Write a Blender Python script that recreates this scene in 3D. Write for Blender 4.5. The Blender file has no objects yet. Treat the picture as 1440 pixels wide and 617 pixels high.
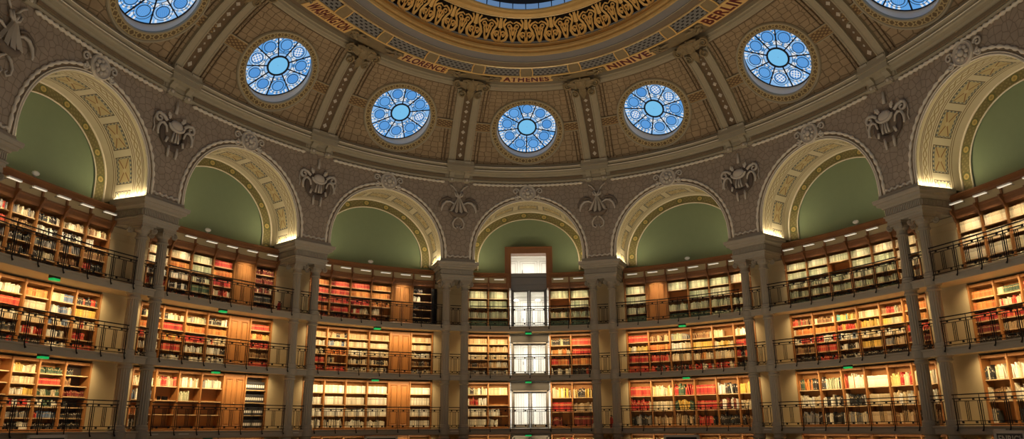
import bpy, math, random
from math import sin, cos, pi, sqrt, atan2, hypot
from mathutils import Vector, Matrix
import bisect
random.seed(7)
C = bpy.context.scene.collection

# ------------------------------------------------------------------ plan of the oval room (metres, floor at z = 0)
A, B = 15.364, 20.594
CAMZ = 2.4
def nrm(t):
    x, y = B*sin(t), A*cos(t); h = hypot(x, y); return x/h, y/h
def N(t, d, z):
    n = nrm(t); return (A*sin(t)+d*n[0], B*cos(t)+d*n[1], z)
def Q(t, s, z):
    return ((A-s)*sin(t), (B-s)*cos(t), z)
_TT = [-2.6+5.2*i/4000 for i in range(4001)]
_SS = [0.0]
for i in range(1, 4001):
    a, b = N(_TT[i-1], 0, 0), N(_TT[i], 0, 0); _SS.append(_SS[-1]+hypot(a[0]-b[0], a[1]-b[1]))
_mid = _SS[2000]; _SS = [x-_mid for x in _SS]
def T(s):
    i = min(max(bisect.bisect_left(_SS, s), 1), 4000)
    f = (s-_SS[i-1])/(_SS[i]-_SS[i-1]); return _TT[i-1]+f*(_TT[i]-_TT[i-1])
def S(t):
    f = (t+2.6)/5.2*4000; i = min(max(int(f), 0), 3999); return _SS[i]+(f-i)*(_SS[i+1]-_SS[i])
def W(s, d, z): return N(T(s), d, z)
def rate(t, s): return hypot((A-s)*cos(t), (B-s)*sin(t))
PT = {.5: .2425, 1.5: .7072, 2.5: 1.1117, 3.5: 1.478}
BT = {0: 0., 1: .4775, 2: .9045, 3: 1.264}
def pt_(p): return PT[abs(p)]*(1 if p > 0 else -1)
def bt_(b): return BT[abs(b)]*(1 if b > 0 else -1)
PIERS = [-3.5, -2.5, -1.5, -.5, .5, 1.5, 2.5, 3.5]
BAYS = [-3, -2, -1, 0, 1, 2, 3]
PS = {p: S(pt_(p)) for p in PIERS}
SLAB = {1: (2.08, 2.33), 2: (4.61, 4.86), 3: (7.01, 7.26)}
ZSPR, ZCROWN = 10.42, 13.75
WALLF, WALLB = -.35, 1.6
CASEF = 1.1
BAYNAME = {-3: 'leftmost bay', -2: 'Washington bay', -1: 'Florence bay', 0: 'Athenes bay', 1: 'Ninive bay', 2: 'Berlin bay', 3: 'rightmost bay'}
LEVNAME = {0: 'ground floor', 1: 'lower gallery', 2: 'middle gallery', 3: 'top gallery'}
def piername(p):
    if p == -3.5: return 'at the far left edge'
    if p == 3.5: return 'at the far right edge'
    a, b = BAYNAME[int(p-.5)], BAYNAME[int(p+.5)]
    if p in (-.5, .5, -1.5, 1.5): return 'between %s and %s bays' % (a.split()[0], b.split()[0])
    return 'between %s and %s bays' % (a.split()[0], b.split()[0])

# ------------------------------------------------------------------ mesh builder
OFF = {}
class MB:
    def __init__(s): s.v = []; s.f = []; s.m = []; s.uv = []
    def add(s, p, uv=(0, 0)): s.v.append(tuple(p)); s.uv.append(uv); return len(s.v)-1
    def face(s, ids, m=0): s.f.append(tuple(ids)); s.m.append(m)
    def hexa(s, P, m=0):
        b = [s.add(p) for p in P]
        for q in ((0, 3, 2, 1), (4, 5, 6, 7), (0, 1, 5, 4), (1, 2, 6, 5), (2, 3, 7, 6), (3, 0, 4, 7)): s.face([b[i] for i in q], m)
    def box(s, fn, x, y, z, m=0):
        P = [fn(x[i], y[j], z[k]) for k in (0, 1) for i, j in ((0, 0), (1, 0), (1, 1), (0, 1))]
        s.hexa(P, m)
    def cbox(s, fn, x, y, z, c=.01, m=0):   # box with chamfered long edges on the front (y0) side
        prof = [(x[0], y[1]), (x[0], y[0]+c), (x[0]+c, y[0]), (x[1]-c, y[0]), (x[1], y[0]+c), (x[1], y[1])]
        lo = [s.add(fn(a, b, z[0])) for a, b in prof]; hi = [s.add(fn(a, b, z[1])) for a, b in prof]
        n = len(prof)
        for i in range(n): j = (i+1) % n; s.face((lo[i], lo[j], hi[j], hi[i]), m)
        s.face(lo[::-1], m); s.face(hi, m)
    def grid(s, fn, us, vs, m=0, uvf=None, mf=None):
        base = len(s.v)
        for u in us:
            for v in vs: s.add(fn(u, v), uvf(u, v) if uvf else (u, v))
        n = len(vs)
        for i in range(len(us)-1):
            for j in range(n-1):
                s.face((base+i*n+j, base+(i+1)*n+j, base+(i+1)*n+j+1, base+i*n+j+1), mf(i, j) if mf else m)
    def loop(s, rings, m=0, caps=True, closed=False):
        ids = [[s.add(p) for p in r] for r in rings]; k = len(rings[0])
        R = range(len(ids) if closed else len(ids)-1)
        for i in R:
            a, b = ids[i], ids[(i+1) % len(ids)]
            for j in range(k): q = (j+1) % k; s.face((a[j], a[q], b[q], b[j]), m)
        if caps and not closed: s.face(ids[0][::-1], m); s.face(ids[-1], m)
    def sweep(s, fn, prof, us, m=0, closed=False, caps=True):   # fn(u, a, b): profile point (a,b) at station u
        s.loop([[fn(u, a, b) for a, b in prof] for u in us], m, caps, closed)
    def strip(s, fn, prof, us, m=0, mats=None):                # open profile, no back
        s.grid(lambda u, k: fn(u, prof[k][0], prof[k][1]), us, list(range(len(prof))), m, lambda u, k: (u, k), (lambda i, j: mats[j]) if mats else None)
    def tube(s, pts, r, n=6, m=0, closed=False):
        pts = [Vector(p) for p in pts]; k = len(pts); rings = []; up = None
        for i, p in enumerate(pts):
            if closed: d = pts[(i+1) % k]-pts[i-1]
            else: d = pts[min(i+1, k-1)]-pts[max(i-1, 0)]
            if d.length < 1e-9: d = Vector((0, 0, 1))
            d.normalize()
            if up is None:
                up = Vector((0, 0, 1)) if abs(d.z) < .9 else Vector((1, 0, 0))
            x = up.cross(d)
            if x.length < 1e-6: x = Vector((1, 0, 0)).cross(d)
            x.normalize(); y = d.cross(x); up = y
            rr = r(i/(k-1)) if callable(r) else r
            rings.append([tuple(p+x*(rr*cos(2*pi*j/n))+y*(rr*sin(2*pi*j/n))) for j in range(n)])
        s.loop(rings, m, True, closed)
    def lathe(s, fn, prof, n=24, m=0, flute=None):
        rings = []
        for r, z in prof:
            ring = []
            for j in range(n):
                rr = r*(flute if (flute and j % 2) else 1.)
                ring.append(fn(rr*cos(2*pi*j/n), rr*sin(2*pi*j/n), z))
            rings.append(ring)
        s.loop(rings, m, True)
    def ball(s, fn, c, r, n=10, k=6, m=0):
        prof = [(max(1e-4, sin(pi*i/k)), -cos(pi*i/k)) for i in range(k+1)]
        s.lathe(lambda x, y, z: fn(c[0]+r[0]*x, c[1]+r[1]*y, c[2]+r[2]*z), prof, n, m)
    def build(s, name, mats, parent=None, smooth=False, loc=None):
        if not isinstance(mats, (list, tuple)): mats = [mats]
        o0 = OFF[parent.name] if parent else (loc or (0, 0, 0))
        me = bpy.data.meshes.new(name)
        me.from_pydata([(p[0]-o0[0], p[1]-o0[1], p[2]-o0[2]) for p in s.v], [], s.f)
        for m in mats: me.materials.append(m)
        if len(mats) > 1: me.polygons.foreach_set('material_index', s.m)
        if smooth: me.polygons.foreach_set('use_smooth', [True]*len(s.f))
        if any(u != (0, 0) for u in s.uv):
            l = me.uv_layers.new(name='UVMap'); flat = []
            for lp in me.loops: flat.extend(s.uv[lp.vertex_index])
            l.data.foreach_set('uv', flat)
        me.update()
        o = bpy.data.objects.new(name, me); C.objects.link(o)
        if parent: o.parent = parent; OFF[o.name] = OFF[parent.name]
        else:
            o.location = o0; OFF[o.name] = o0
        return o
def tag(o, label, cat, group=None, kind=None):
    if label: o['label'] = label
    if cat: o['category'] = cat
    if group: o['group'] = group
    if kind: o['kind'] = kind
    return o
def struct(o): o['kind'] = 'structure'; return o
def thing(name, loc, label, cat, group=None):
    o = bpy.data.objects.new(name, None); C.objects.link(o); o.location = loc; o.empty_display_size = .1
    OFF[o.name] = tuple(loc); return tag(o, label, cat, group)
def frame(t, d=0, z=0):
    n = nrm(t); o = N(t, d, z); tx = (n[1], -n[0])
    return lambda x, y, zz: (o[0]+tx[0]*x+n[0]*y, o[1]+tx[1]*x+n[1]*y, o[2]+zz)
def lin(a, b, n): return [a+(b-a)*i/n for i in range(n+1)]

# ------------------------------------------------------------------ materials
class X:       # tiny expression builder for math nodes
    nt = None
    def __init__(s, v): s.s = v
    @staticmethod
    def op(o, *a):
        n = X.nt.nodes.new('ShaderNodeMath'); n.operation = o
        for i, q in enumerate(a):
            if isinstance(q, X): X.nt.links.new(q.s, n.inputs[i])
            else: n.inputs[i].default_value = q
        return X(n.outputs[0])
    def __add__(s, o): return X.op('ADD', s, o)
    def __sub__(s, o): return X.op('SUBTRACT', s, o)
    def __rsub__(s, o): return X.op('SUBTRACT', o, s)
    def __mul__(s, o): return X.op('MULTIPLY', s, o)
    def __truediv__(s, o): return X.op('DIVIDE', s, o)
    def __lt__(s, o): return X.op('LESS_THAN', s, o)
    def __gt__(s, o): return X.op('GREATER_THAN', s, o)
    __radd__ = __add__; __rmul__ = __mul__
def fr_(a): return X.op('FRACT', a)
def ab_(a): return X.op('ABSOLUTE', a)
def mx_(a, b): return X.op('MAXIMUM', a, b)
def mn_(a, b): return X.op('MINIMUM', a, b)
def sn_(a): return X.op('SINE', a)
def sq_(a): return X.op('SQRT', a)
def band(v, a, b): return (v > a)*(v < b)
def mixc(f, c1, c2):
    n = X.nt.nodes.new('ShaderNodeMix'); n.data_type = 'RGBA'
    if isinstance(f, X): X.nt.links.new(f.s, n.inputs[0])
    else: n.inputs[0].default_value = f
    for k, c in ((6, c1), (7, c2)):
        if isinstance(c, X): X.nt.links.new(c.s, n.inputs[k])
        else: n.inputs[k].default_value = (*c, 1)
    return X(n.outputs[2])
def uvx():
    n = X.nt.nodes.new('ShaderNodeUVMap'); n.uv_map = 'UVMap'
    p = X.nt.nodes.new('ShaderNodeSeparateXYZ'); X.nt.links.new(n.outputs[0], p.inputs[0])
    return X(p.outputs[0]), X(p.outputs[1])
def noise(scale=5, detail=3, obj=True, stretch=None):
    n = X.nt.nodes.new('ShaderNodeTexNoise'); n.inputs['Scale'].default_value = scale; n.inputs['Detail'].default_value = detail
    g = X.nt.nodes.new('ShaderNodeNewGeometry' if not obj else 'ShaderNodeTexCoord')
    src = g.outputs['Position'] if not obj else g.outputs['Object']
    if stretch:
        mp = X.nt.nodes.new('ShaderNodeMapping'); mp.inputs['Scale'].default_value = stretch; X.nt.links.new(src, mp.inputs[0]); src = mp.outputs[0]
    X.nt.links.new(src, n.inputs['Vector'])
    return X(n.outputs[0])
def mat(name, col, rough=.6, metal=0., spec=.3, fn=None, bump=None, emit=None, vary=0., bdist=.02):
    m = bpy.data.materials.new(name); m.use_nodes = True; nt = m.node_tree; X.nt = nt
    b = nt.nodes['Principled BSDF']
    b.inputs['Roughness'].default_value = rough; b.inputs['Metallic'].default_value = metal; b.inputs['Specular IOR Level'].default_value = spec
    c = None
    if fn: c = fn()
    elif vary:
        k = noise(4., 4)
        c = mixc(k, tuple(x*(1-vary) for x in col), tuple(min(1, x*(1+vary)) for x in col))
    if c is not None: nt.links.new(c.s, b.inputs['Base Color'])
    else: b.inputs['Base Color'].default_value = (*col, 1)
    if bump:
        h = bump(); bn = nt.nodes.new('ShaderNodeBump'); bn.inputs['Strength'].default_value = .6; bn.inputs['Distance'].default_value = bdist
        nt.links.new(h.s, bn.inputs['Height']); nt.links.new(bn.outputs[0], b.inputs['Normal'])
    if emit:
        b.inputs['Emission Color'].default_value = (*emit[0], 1); b.inputs['Emission Strength'].default_value = emit[1]
    return m
def wood(name, c1, c2, rough=.45):
    def fn():
        k = noise(3., 5, True, (6, 6, .7)); return mixc(k, c1, c2)
    return mat(name, c1, rough, fn=fn, spec=.4)
def net_lines(p, q, w):
    u, v = uvx(); wob = noise(1.6, 3)*1.1
    a = u/p+v/q+wob; b = u/p-v/q+wob*.6
    return mx_(ab_(fr_(a)-.5) > .5-w, ab_(fr_(b)-.5) > .5-w)
def crackle(scale, rnd, w, sx=1., sy=1.):
    n = X.nt.nodes.new('ShaderNodeTexVoronoi'); n.feature = 'DISTANCE_TO_EDGE'; n.voronoi_dimensions = '2D'; n.inputs['Scale'].default_value = scale; n.inputs['Randomness'].default_value = rnd
    u = X.nt.nodes.new('ShaderNodeUVMap'); u.uv_map = 'UVMap'; mp = X.nt.nodes.new('ShaderNodeMapping'); mp.inputs['Scale'].default_value = (sx, sy, 1)
    X.nt.links.new(u.outputs[0], mp.inputs[0]); X.nt.links.new(mp.outputs[0], n.inputs['Vector'])
    return X(n.outputs['Distance']) < w
def crackle_mat(name, base, line, var, args):
    def fn():
        k = noise(2.2, 4); c = mixc(k, tuple(x*(1-var) for x in base), tuple(x*(1+var) for x in base))
        return mixc(crackle(*args)*.8, c, line)
    return mat(name, base, .8, fn=fn, spec=.15, bump=lambda: 1.-crackle(*args), bdist=.02)
def net_mat(name, base, line, var, p, q, w):
    def fn():
        k = noise(2.2, 4); c = mixc(k, tuple(x*(1-var) for x in base), tuple(x*(1+var) for x in base))
        return mixc(net_lines(p, q, w)*.85, c, line)
    return mat(name, base, .8, fn=fn, spec=.15, bump=lambda: 1.-net_lines(p, q, w), bdist=.015)
M = {}
M['dome'] = crackle_mat('dome_tile', (.37, .275, .17), (.17, .12, .07), .3, (3.3, .38, .06, .8, 1.15))
M['spandrel'] = crackle_mat('spandrel_relief', (.39, .32, .245), (.25, .20, .15), .22, (3.9, .85, .06))
M['stone'] = mat('grey_stone', (.41, .365, .285), .7, vary=.08)
M['relief'] = mat('relief_stone', (.62, .56, .47), .75, vary=.12)
M['reliefdark'] = mat('relief_dark_stone', (.145, .112, .088), .85, vary=.2)
M['reliefmid'] = mat('relief_mid_stone', (.21, .165, .125), .85, vary=.2)
M['edging'] = mat('pale_edging', (.88, .80, .65), .6, vary=.06)
M['cornice'] = mat('cornice_olive', (.42, .37, .265), .6, vary=.07)
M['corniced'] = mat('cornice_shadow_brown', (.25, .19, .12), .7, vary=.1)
M['rib'] = mat('rib_olive', (.40, .345, .24), .6, vary=.08)
M['ribdark'] = mat('rib_dark_panel', (.17, .115, .065), .7, vary=.2)
M['ironwork'] = mat('grey_iron', (.36, .31, .23), .5, vary=.04)
M['gold'] = mat('gold_leaf', (.66, .44, .17), .45, .25, vary=.15)
M['goldp'] = mat('gold_paint', (.88, .58, .21), .5, .1, vary=.1)
M['goldl'] = mat('bright_gold_fillet', (.95, .74, .40), .3, .7)
M['oldgold'] = mat('old_gold_relief', (.29, .22, .12), .5, .2, vary=.25)
M['ringgrey'] = mat('ring_slate', (.25, .235, .225), .6, vary=.06)
M['ringbrown'] = mat('ring_brown', (.22, .165, .11), .6, vary=.08)
M['void'] = mat('dark_void', (.018, .012, .01), .9)
M['letters'] = mat('oxblood_letters', (.16, .022, .016), .6)
def ventfn():
    u, v = uvx(); r = fr_(v*4.0)
    row = X.op('FLOOR', v*4.0)
    a = fr_(u*4.6+row*.5)
    return mixc(band(a, .3, .82)*band(r, .25, .72), (.22, .215, .21), (.010, .009, .010))
M['vent'] = mat('vent_grille', (.3, .3, .3), .6, fn=ventfn)
M['green'] = mat('lunette_green', (.225, .29, .175), .75, vary=.04)
def lbandfn():
    u, v = uvx(); a = fr_(u/.98)-.5
    d = sq_(a*a*.96+(v-.5)*(v-.5)*.23)
    c = mixc(sn_(u*34.)*sn_(v*16.+u*9.) > .35, (.20, .175, .075), (.28, .235, .11))
    c = mixc(d < .17, c, (.15, .15, .06)); c = mixc(d < .11, c, (.54, .41, .14)); c = mixc(d < .05, c, (.34, .27, .10))
    e = mx_(v < .1, v > .9); c = mixc(e, c, (.42, .36, .2))
    return c
M['lband'] = mat('lunette_gilt_band', (.3, .25, .1), .6, fn=lbandfn)
def soffn():
    u, v = uvx()             # u in metres along the arch, v in metres from the front edge
    k = noise(3., 3); cream = mixc(k, (.60, .54, .40), (.70, .62, .45))
    a = fr_(u/1.27+.5)
    c = cream
    # chain moulding
    ch = ab_(v-.36-sn_(u*9.9)*.07) < .022
    ch2 = ab_(v-.36+sn_(u*9.9)*.07) < .022
    c = mixc(mx_(ch, ch2), c, (.36, .27, .14))
    for e in (.15, .21, .52, .60, 1.47, 1.56): c = mixc(ab_(v-e) < .014, c, (.22, .14, .07))
    c = mixc(band(v, .0, .1), c, (.72, .64, .43))
    # panels
    inp = band(v, .68, 1.40)*band(a, .10, .90)
    x = (a-.5)*1.27; y = v-1.04
    c = mixc(inp, c, (.55, .44, .24))
    bor = mx_(ab_(y) > .24, ab_(x) > .43)*inp
    dots = sn_(u*40.)*sn_(v*40.) > .0
    c = mixc(bor, c, mixc(dots, (.15, .165, .17), (.50, .45, .31)))
    xl = mn_(ab_(y-x*.52), ab_(y+x*.52)) < .02
    c = mixc(xl*inp*(1.-bor), c, (.26, .12, .05))
    lozenge = (ab_(x)*1.1+ab_(y)*1.4) < .13
    c = mixc(lozenge*inp, c, (.60, .50, .30))
    rim = mx_(ab_(ab_(y)-.345) < .014, ab_(ab_(x)-.495) < .014)*inp
    c = mixc(rim, c, (.15, .10, .06))
    return c
M['soffit'] = mat('painted_soffit', (.6, .5, .3), .65, fn=soffn, spec=.25)
M['pier'] = mat('pier_buff_plaster', (.50, .405, .24), .7, vary=.06)
M['oak'] = wood('oak', (.29, .12, .034), (.38, .175, .055))
M['oakdark'] = wood('dark_oak', (.20, .085, .032), (.28, .125, .05))
M['oakback'] = wood('oak_back', (.30, .125, .03), (.38, .17, .046), .6)
M['oakdoor'] = wood('oak_door', (.27, .105, .027), (.36, .16, .045), .45)
M['dimback'] = wood('dim_back', (.045, .028, .018), (.06, .038, .024), .6)
M['edge'] = mat('lit_shelf_edge', (.52, .36, .18), .6)  # light on the shelf fronts put into a paler colour
M['frieze'] = mat('cream_frieze', (.50, .40, .22), .6)
M['iron'] = mat('black_iron', (.014, .012, .012), .45, .4)
M['steel'] = mat('door_steel', (.27, .26, .25), .45, .3)
M['steeld'] = mat('dark_steel', (.035, .032, .03), .5, .2)
M['white'] = mat('white_wall', (.80, .78, .74), .7)
M['whitel'] = mat('white_panel_line', (.55, .52, .47), .7)
M['plastic'] = mat('white_plastic', (.80, .80, .76), .4)
M['lampglass'] = mat('lamp_diffuser', (.9, .88, .8), .4, emit=((1., .88, .66), .7))
M['ledglow'] = mat('led_diffuser', (.9, .85, .7), .4, emit=((1., .84, .50), 3.))
M['greenlens'] = mat('green_lens', (.02, .35, .08), .4, emit=((.02, .9, .20), .38))
M['discglow'] = mat('disc_lamp', (1, 1, 1), .4, emit=((1., .95, .85), 4.))
M['floor'] = wood('parquet', (.20, .12, .06), (.27, .17, .09))
M['red'] = mat('red_enamel', (.25, .02, .015), .4)
M['black'] = mat('black_cloth', (.008, .008, .009), .9)
M['blackscreen'] = mat('black_screen', (.012, .012, .012), .3)
M['cream'] = mat('cream_card', (.62, .57, .46), .6)
M['brass'] = mat('brass', (.62, .46, .22), .3, .8)
M['tracery'] = mat('lead_tracery', (.015, .02, .035), .5)
M['reveal'] = mat('white_reveal', (.90, .89, .86), .7)
def keyfn():
    u, v = uvx(); k = mx_(sn_(u*25.)*sn_(v*21.) > .25, mx_(v < .12, v > .9))
    return mixc(k, (.16, .095, .045), (.40, .27, .12))
M['fret'] = mat('gilt_fret', (.3, .2, .1), .6, fn=keyfn)
def ornfn():
    u, v = uvx()
    k = ab_(fr_(u*3.2)-.5) - ab_(v-.5)*.6
    a = ab_(k-.1) < .09
    e = mx_(v < .12, v > .88)
    return mixc(mx_(a, e), (.17, .115, .055), (.50, .39, .19))
M['oculusframe'] = mat('oculus_gilt_frame', (.4, .3, .15), .55, fn=ornfn)

def glass_oculus():
    m = bpy.data.materials.new('stained_glass'); m.use_nodes = True; nt = m.node_tree; X.nt = nt
    u, v = uvx()                        # u = angle in petals (0..9), v = radius in metres
    a = (fr_(u)-.5)*(2*pi/9)
    rc = 1.03
    px = v*X.op('COSINE', a)-rc; py = v*sn_(a)
    d = sq_(px*px+py*py)
    pid = X.op('FLOOR', u)
    wn = nt.nodes.new('ShaderNodeTexWhiteNoise'); wn.noise_dimensions = '2D'
    oi = nt.nodes.new('ShaderNodeObjectInfo')
    cb = nt.nodes.new('ShaderNodeCombineXYZ'); nt.links.new(pid.s, cb.inputs[0]); nt.links.new(oi.outputs['Random'], cb.inputs[1])
    nt.links.new(cb.outputs[0], wn.inputs['Vector']); rnd = X(wn.outputs['Value'])
    deep, mid, pale, wh = (.07, .29, .74), (.14, .42, .88), (.30, .57, .95), (.88, .93, 1.0)
    ang = X.op('ARCTAN2', py, px)
    beads = band(d, .30, .43)*(sn_(ang*13.) > .0)*(sn_(ang+rnd*20.) > -.35)
    lines = (sn_(py*90.) > .75)*.35
    c = mixc(rnd, mid, deep)
    c = mixc(lines, c, pale)
    flower = (rnd > .82)*(d < .21)*(sn_(px*38.)*sn_(py*38.) > -.1)
    c = mixc(flower, c, wh)
    c = mixc(d > .255, c, mixc(rnd > .5, mid, pale))
    c = mixc(beads, c, wh)
    rim = band(v, 1.33, 1.47)*(sn_(u*2*pi*6.) > .0)*(sn_(u*3.1+rnd*9.) > .1)
    c = mixc(rim, c, wh)
    lower = band(v, .52, .80)*(ab_(a) > .14)*(rnd > .35)
    c = mixc(lower, c, wh)
    c = mixc(v < .62, c, pale)
    c = mixc(v < .46, c, (.22, .62, .98))
    em = nt.nodes.new('ShaderNodeEmission'); nt.links.new(c.s, em.inputs[0]); em.inputs[1].default_value = .82
    nt.links.new(em.outputs[0], nt.nodes['Material Output'].inputs[0])
    return m
M['oculus'] = glass_oculus()
def emis(name, col, st):
    m = bpy.data.materials.new(name); m.use_nodes = True; nt = m.node_tree
    em = nt.nodes.new('ShaderNodeEmission'); em.inputs[0].default_value = (*col, 1); em.inputs[1].default_value = st
    nt.links.new(em.outputs[0], nt.nodes['Material Output'].inputs[0]); return m
M['skyglass'] = emis('skylight_glass', (.25, .45, .80), .45)
def clearglass():
    m = bpy.data.materials.new('door_glass'); m.use_nodes = True; nt = m.node_tree
    tr = nt.nodes.new('ShaderNodeBsdfTransparent'); tr.inputs[0].default_value = (.95, .95, .93, 1)
    gl = nt.nodes.new('ShaderNodeBsdfGlossy'); gl.inputs[1].default_value = .05
    mi = nt.nodes.new('ShaderNodeMixShader'); mi.inputs[0].default_value = .06
    nt.links.new(tr.outputs[0], mi.inputs[1]); nt.links.new(gl.outputs[0], mi.inputs[2])
    nt.links.new(mi.outputs[0], nt.nodes['Material Output'].inputs[0]); return m
M['glass'] = clearglass()

# ------------------------------------------------------------------ setting: floor, rear wall, piers, arcade, soffits
SMIN, SMAX = PS[-3.5]-3.2, PS[3.5]+3.2
mb = MB(); c0 = mb.add((0, 0, 0)); ring = [mb.add(N(2*pi*i/96, 1.6, 0)) for i in range(96)]
for i in range(96): mb.face((c0, ring[i], ring[(i+1) % 96]))
struct(mb.build('floor', M['floor']))
DW = .94                      # half width of the doorway in the middle bay
mb = MB()
def wallgrid(s0, s1, z0, z1, n):
    mb.grid(lambda s, z: W(s, WALLB, z), lin(s0, s1, n), [z0, z1])
wallgrid(SMIN, -DW, 0, 10.15, 70); wallgrid(DW, SMAX, 0, 10.15, 70)
wallgrid(SMIN, -DW, 10.15, 11.28, 70); wallgrid(DW, SMAX, 10.15, 11.28, 70); wallgrid(SMIN, SMAX, 11.28, 14.2, 140)
struct(mb.build('wall_lunette', M['green'], smooth=True))
for p in PIERS:
    f = frame(pt_(p), CASEF, 0); mb = MB()
    mb.box(f, (-.86, .86), (-.02, .5), (0, 9.5))
    for (zz, h, e) in ((9.02, .05, .03), (9.3, .2, .04)): mb.box(f, (-.86-e, .86+e), (-.02-e, .45), (zz, zz+h))
    for L in (1, 2, 3): mb.box(f, (-.885, .885), (-.045, .45), (SLAB[L][1], SLAB[L][1]+.16))
    struct(mb.build('wall_pier', M['pier']))
# arcade: wall face with arched openings
HALF = {}
def arch_pts(b, R=None, n=36):
    sc, R0, st = HALF[b]; R = R or R0
    out = [(sc-R, ZSPR)]
    for i in range(n+1):
        th = pi-pi*i/n; out.append((sc+R*cos(th), ZSPR+st+(R)*sin(th)))
    out.append((sc+R, ZSPR)); return out
for b in BAYS:
    s0, s1 = PS[b-.5], PS[b+.5]; sc = (s0+s1)/2; R = (s1-s0)/2-.92
    HALF[b] = (sc, R, ZCROWN-ZSPR-R)
ZT = 14.86
mb = MB()
uvw = lambda s, z: (s, z)
for b in BAYS:
    sc, R, st = HALF[b]; ap = arch_pts(b)
    for (s0, s1) in ((PS[b-.5], sc-R), (sc+R, PS[b+.5])):
        mb.grid(lambda s, z: W(s, WALLF, z), lin(s0, s1, 3), [ZSPR-.04, ZSPR+st, ZCROWN, ZT], uvf=uvw)
    pts = ap[1:-1]
    for k in range(len(pts)-1):
        (sa, za), (sb, zb) = pts[k], pts[k+1]
        ids = [mb.add(W(sa, WALLF, za), (sa, za)), mb.add(W(sb, WALLF, zb), (sb, zb)), mb.add(W(sb, WALLF, ZT), (sb, ZT)), mb.add(W(sa, WALLF, ZT), (sa, ZT))]
        mb.face(ids)
    if st > 0:
        for (sa, sb) in ((sc-R, sc-R), ):
            pass
for (s0, s1) in ((SMIN, PS[-3.5]), (PS[3.5], SMAX)):
    mb.grid(lambda s, z: W(s, WALLF, z), lin(s0, s1, 6), [0, ZT], uvf=uvw)
struct(mb.build('wall_arcade', M['spandrel']))
mbp = None
for b in BAYS:
    sc, R, st = HALF[b]; ap = arch_pts(b); L = [0.]
    for i in range(1, len(ap)): L.append(L[-1]+hypot(ap[i][0]-ap[i-1][0], ap[i][1]-ap[i-1][1]))
    mid = L[-1]/2
    mb = MB(); vs = [WALLF, WALLB]
    mb.grid(lambda i, d: W(ap[i][0], d, ap[i][1]), list(range(len(ap))), vs, uvf=lambda i, d: (L[i]-mid+60*1.27, d-WALLF))
    sf = struct(mb.build('wall_soffit', M['soffit'], smooth=True))
    # mouldings of the arch: plain roll, leaf edging, and gilt band on the lunette
    mb = MB()
    for (rr, dd, rad) in ((.035, WALLF-.02, .035), (.11, WALLF-.03, .025)):
        mb.tube([W(s, dd, z) for s, z in arch_pts(b, R+rr, 44)], rad, 5)
    a = struct(mb.build('trim_20', M['edging'], smooth=True))
    if True:
        mb = MB(); q = arch_pts(b, R+.27, 110)
        mb.tube([W(s, WALLF-.02, z) for s, z in q], lambda x: .025+.055*abs(sin(x*pi*30)), 5)
        mb.build('leaf_edging', M['edging'], a, smooth=True)
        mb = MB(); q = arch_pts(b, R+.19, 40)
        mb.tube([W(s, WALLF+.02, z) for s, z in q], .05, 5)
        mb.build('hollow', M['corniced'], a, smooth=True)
        mb = MB(); q1, q2 = arch_pts(b, R-.44, 60), arch_pts(b, R+.0, 60); LL = 0.; prev = None; ids = []
        for (x1, z1), (x2, z2) in zip(q1, q2):
            if prev: LL += hypot((x1+x2)/2-prev[0], (z1+z2)/2-prev[1])
            prev = ((x1+x2)/2, (z1+z2)/2)
            ids.append((mb.add(W(x1, WALLB-.03, z1), (LL+.01, 0)), mb.add(W(x2, WALLB-.03, z2), (LL+.01, 1))))
        for k in range(len(ids)-1): mb.face((ids[k][0], ids[k+1][0], ids[k+1][1], ids[k][1]))
        struct(mb.build('trim_21', M['lband']))
        mb = MB(); mb.tube([W(s, WALLB-.05, z) for s, z in arch_pts(b, R-.44, 50)], .03, 5); mb.tube([W(s, WALLB-.05, z) for s, z in arch_pts(b, R-.03, 50)], .04, 5)
        struct(mb.build('trim_21', M['edging'], smooth=True))

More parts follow.
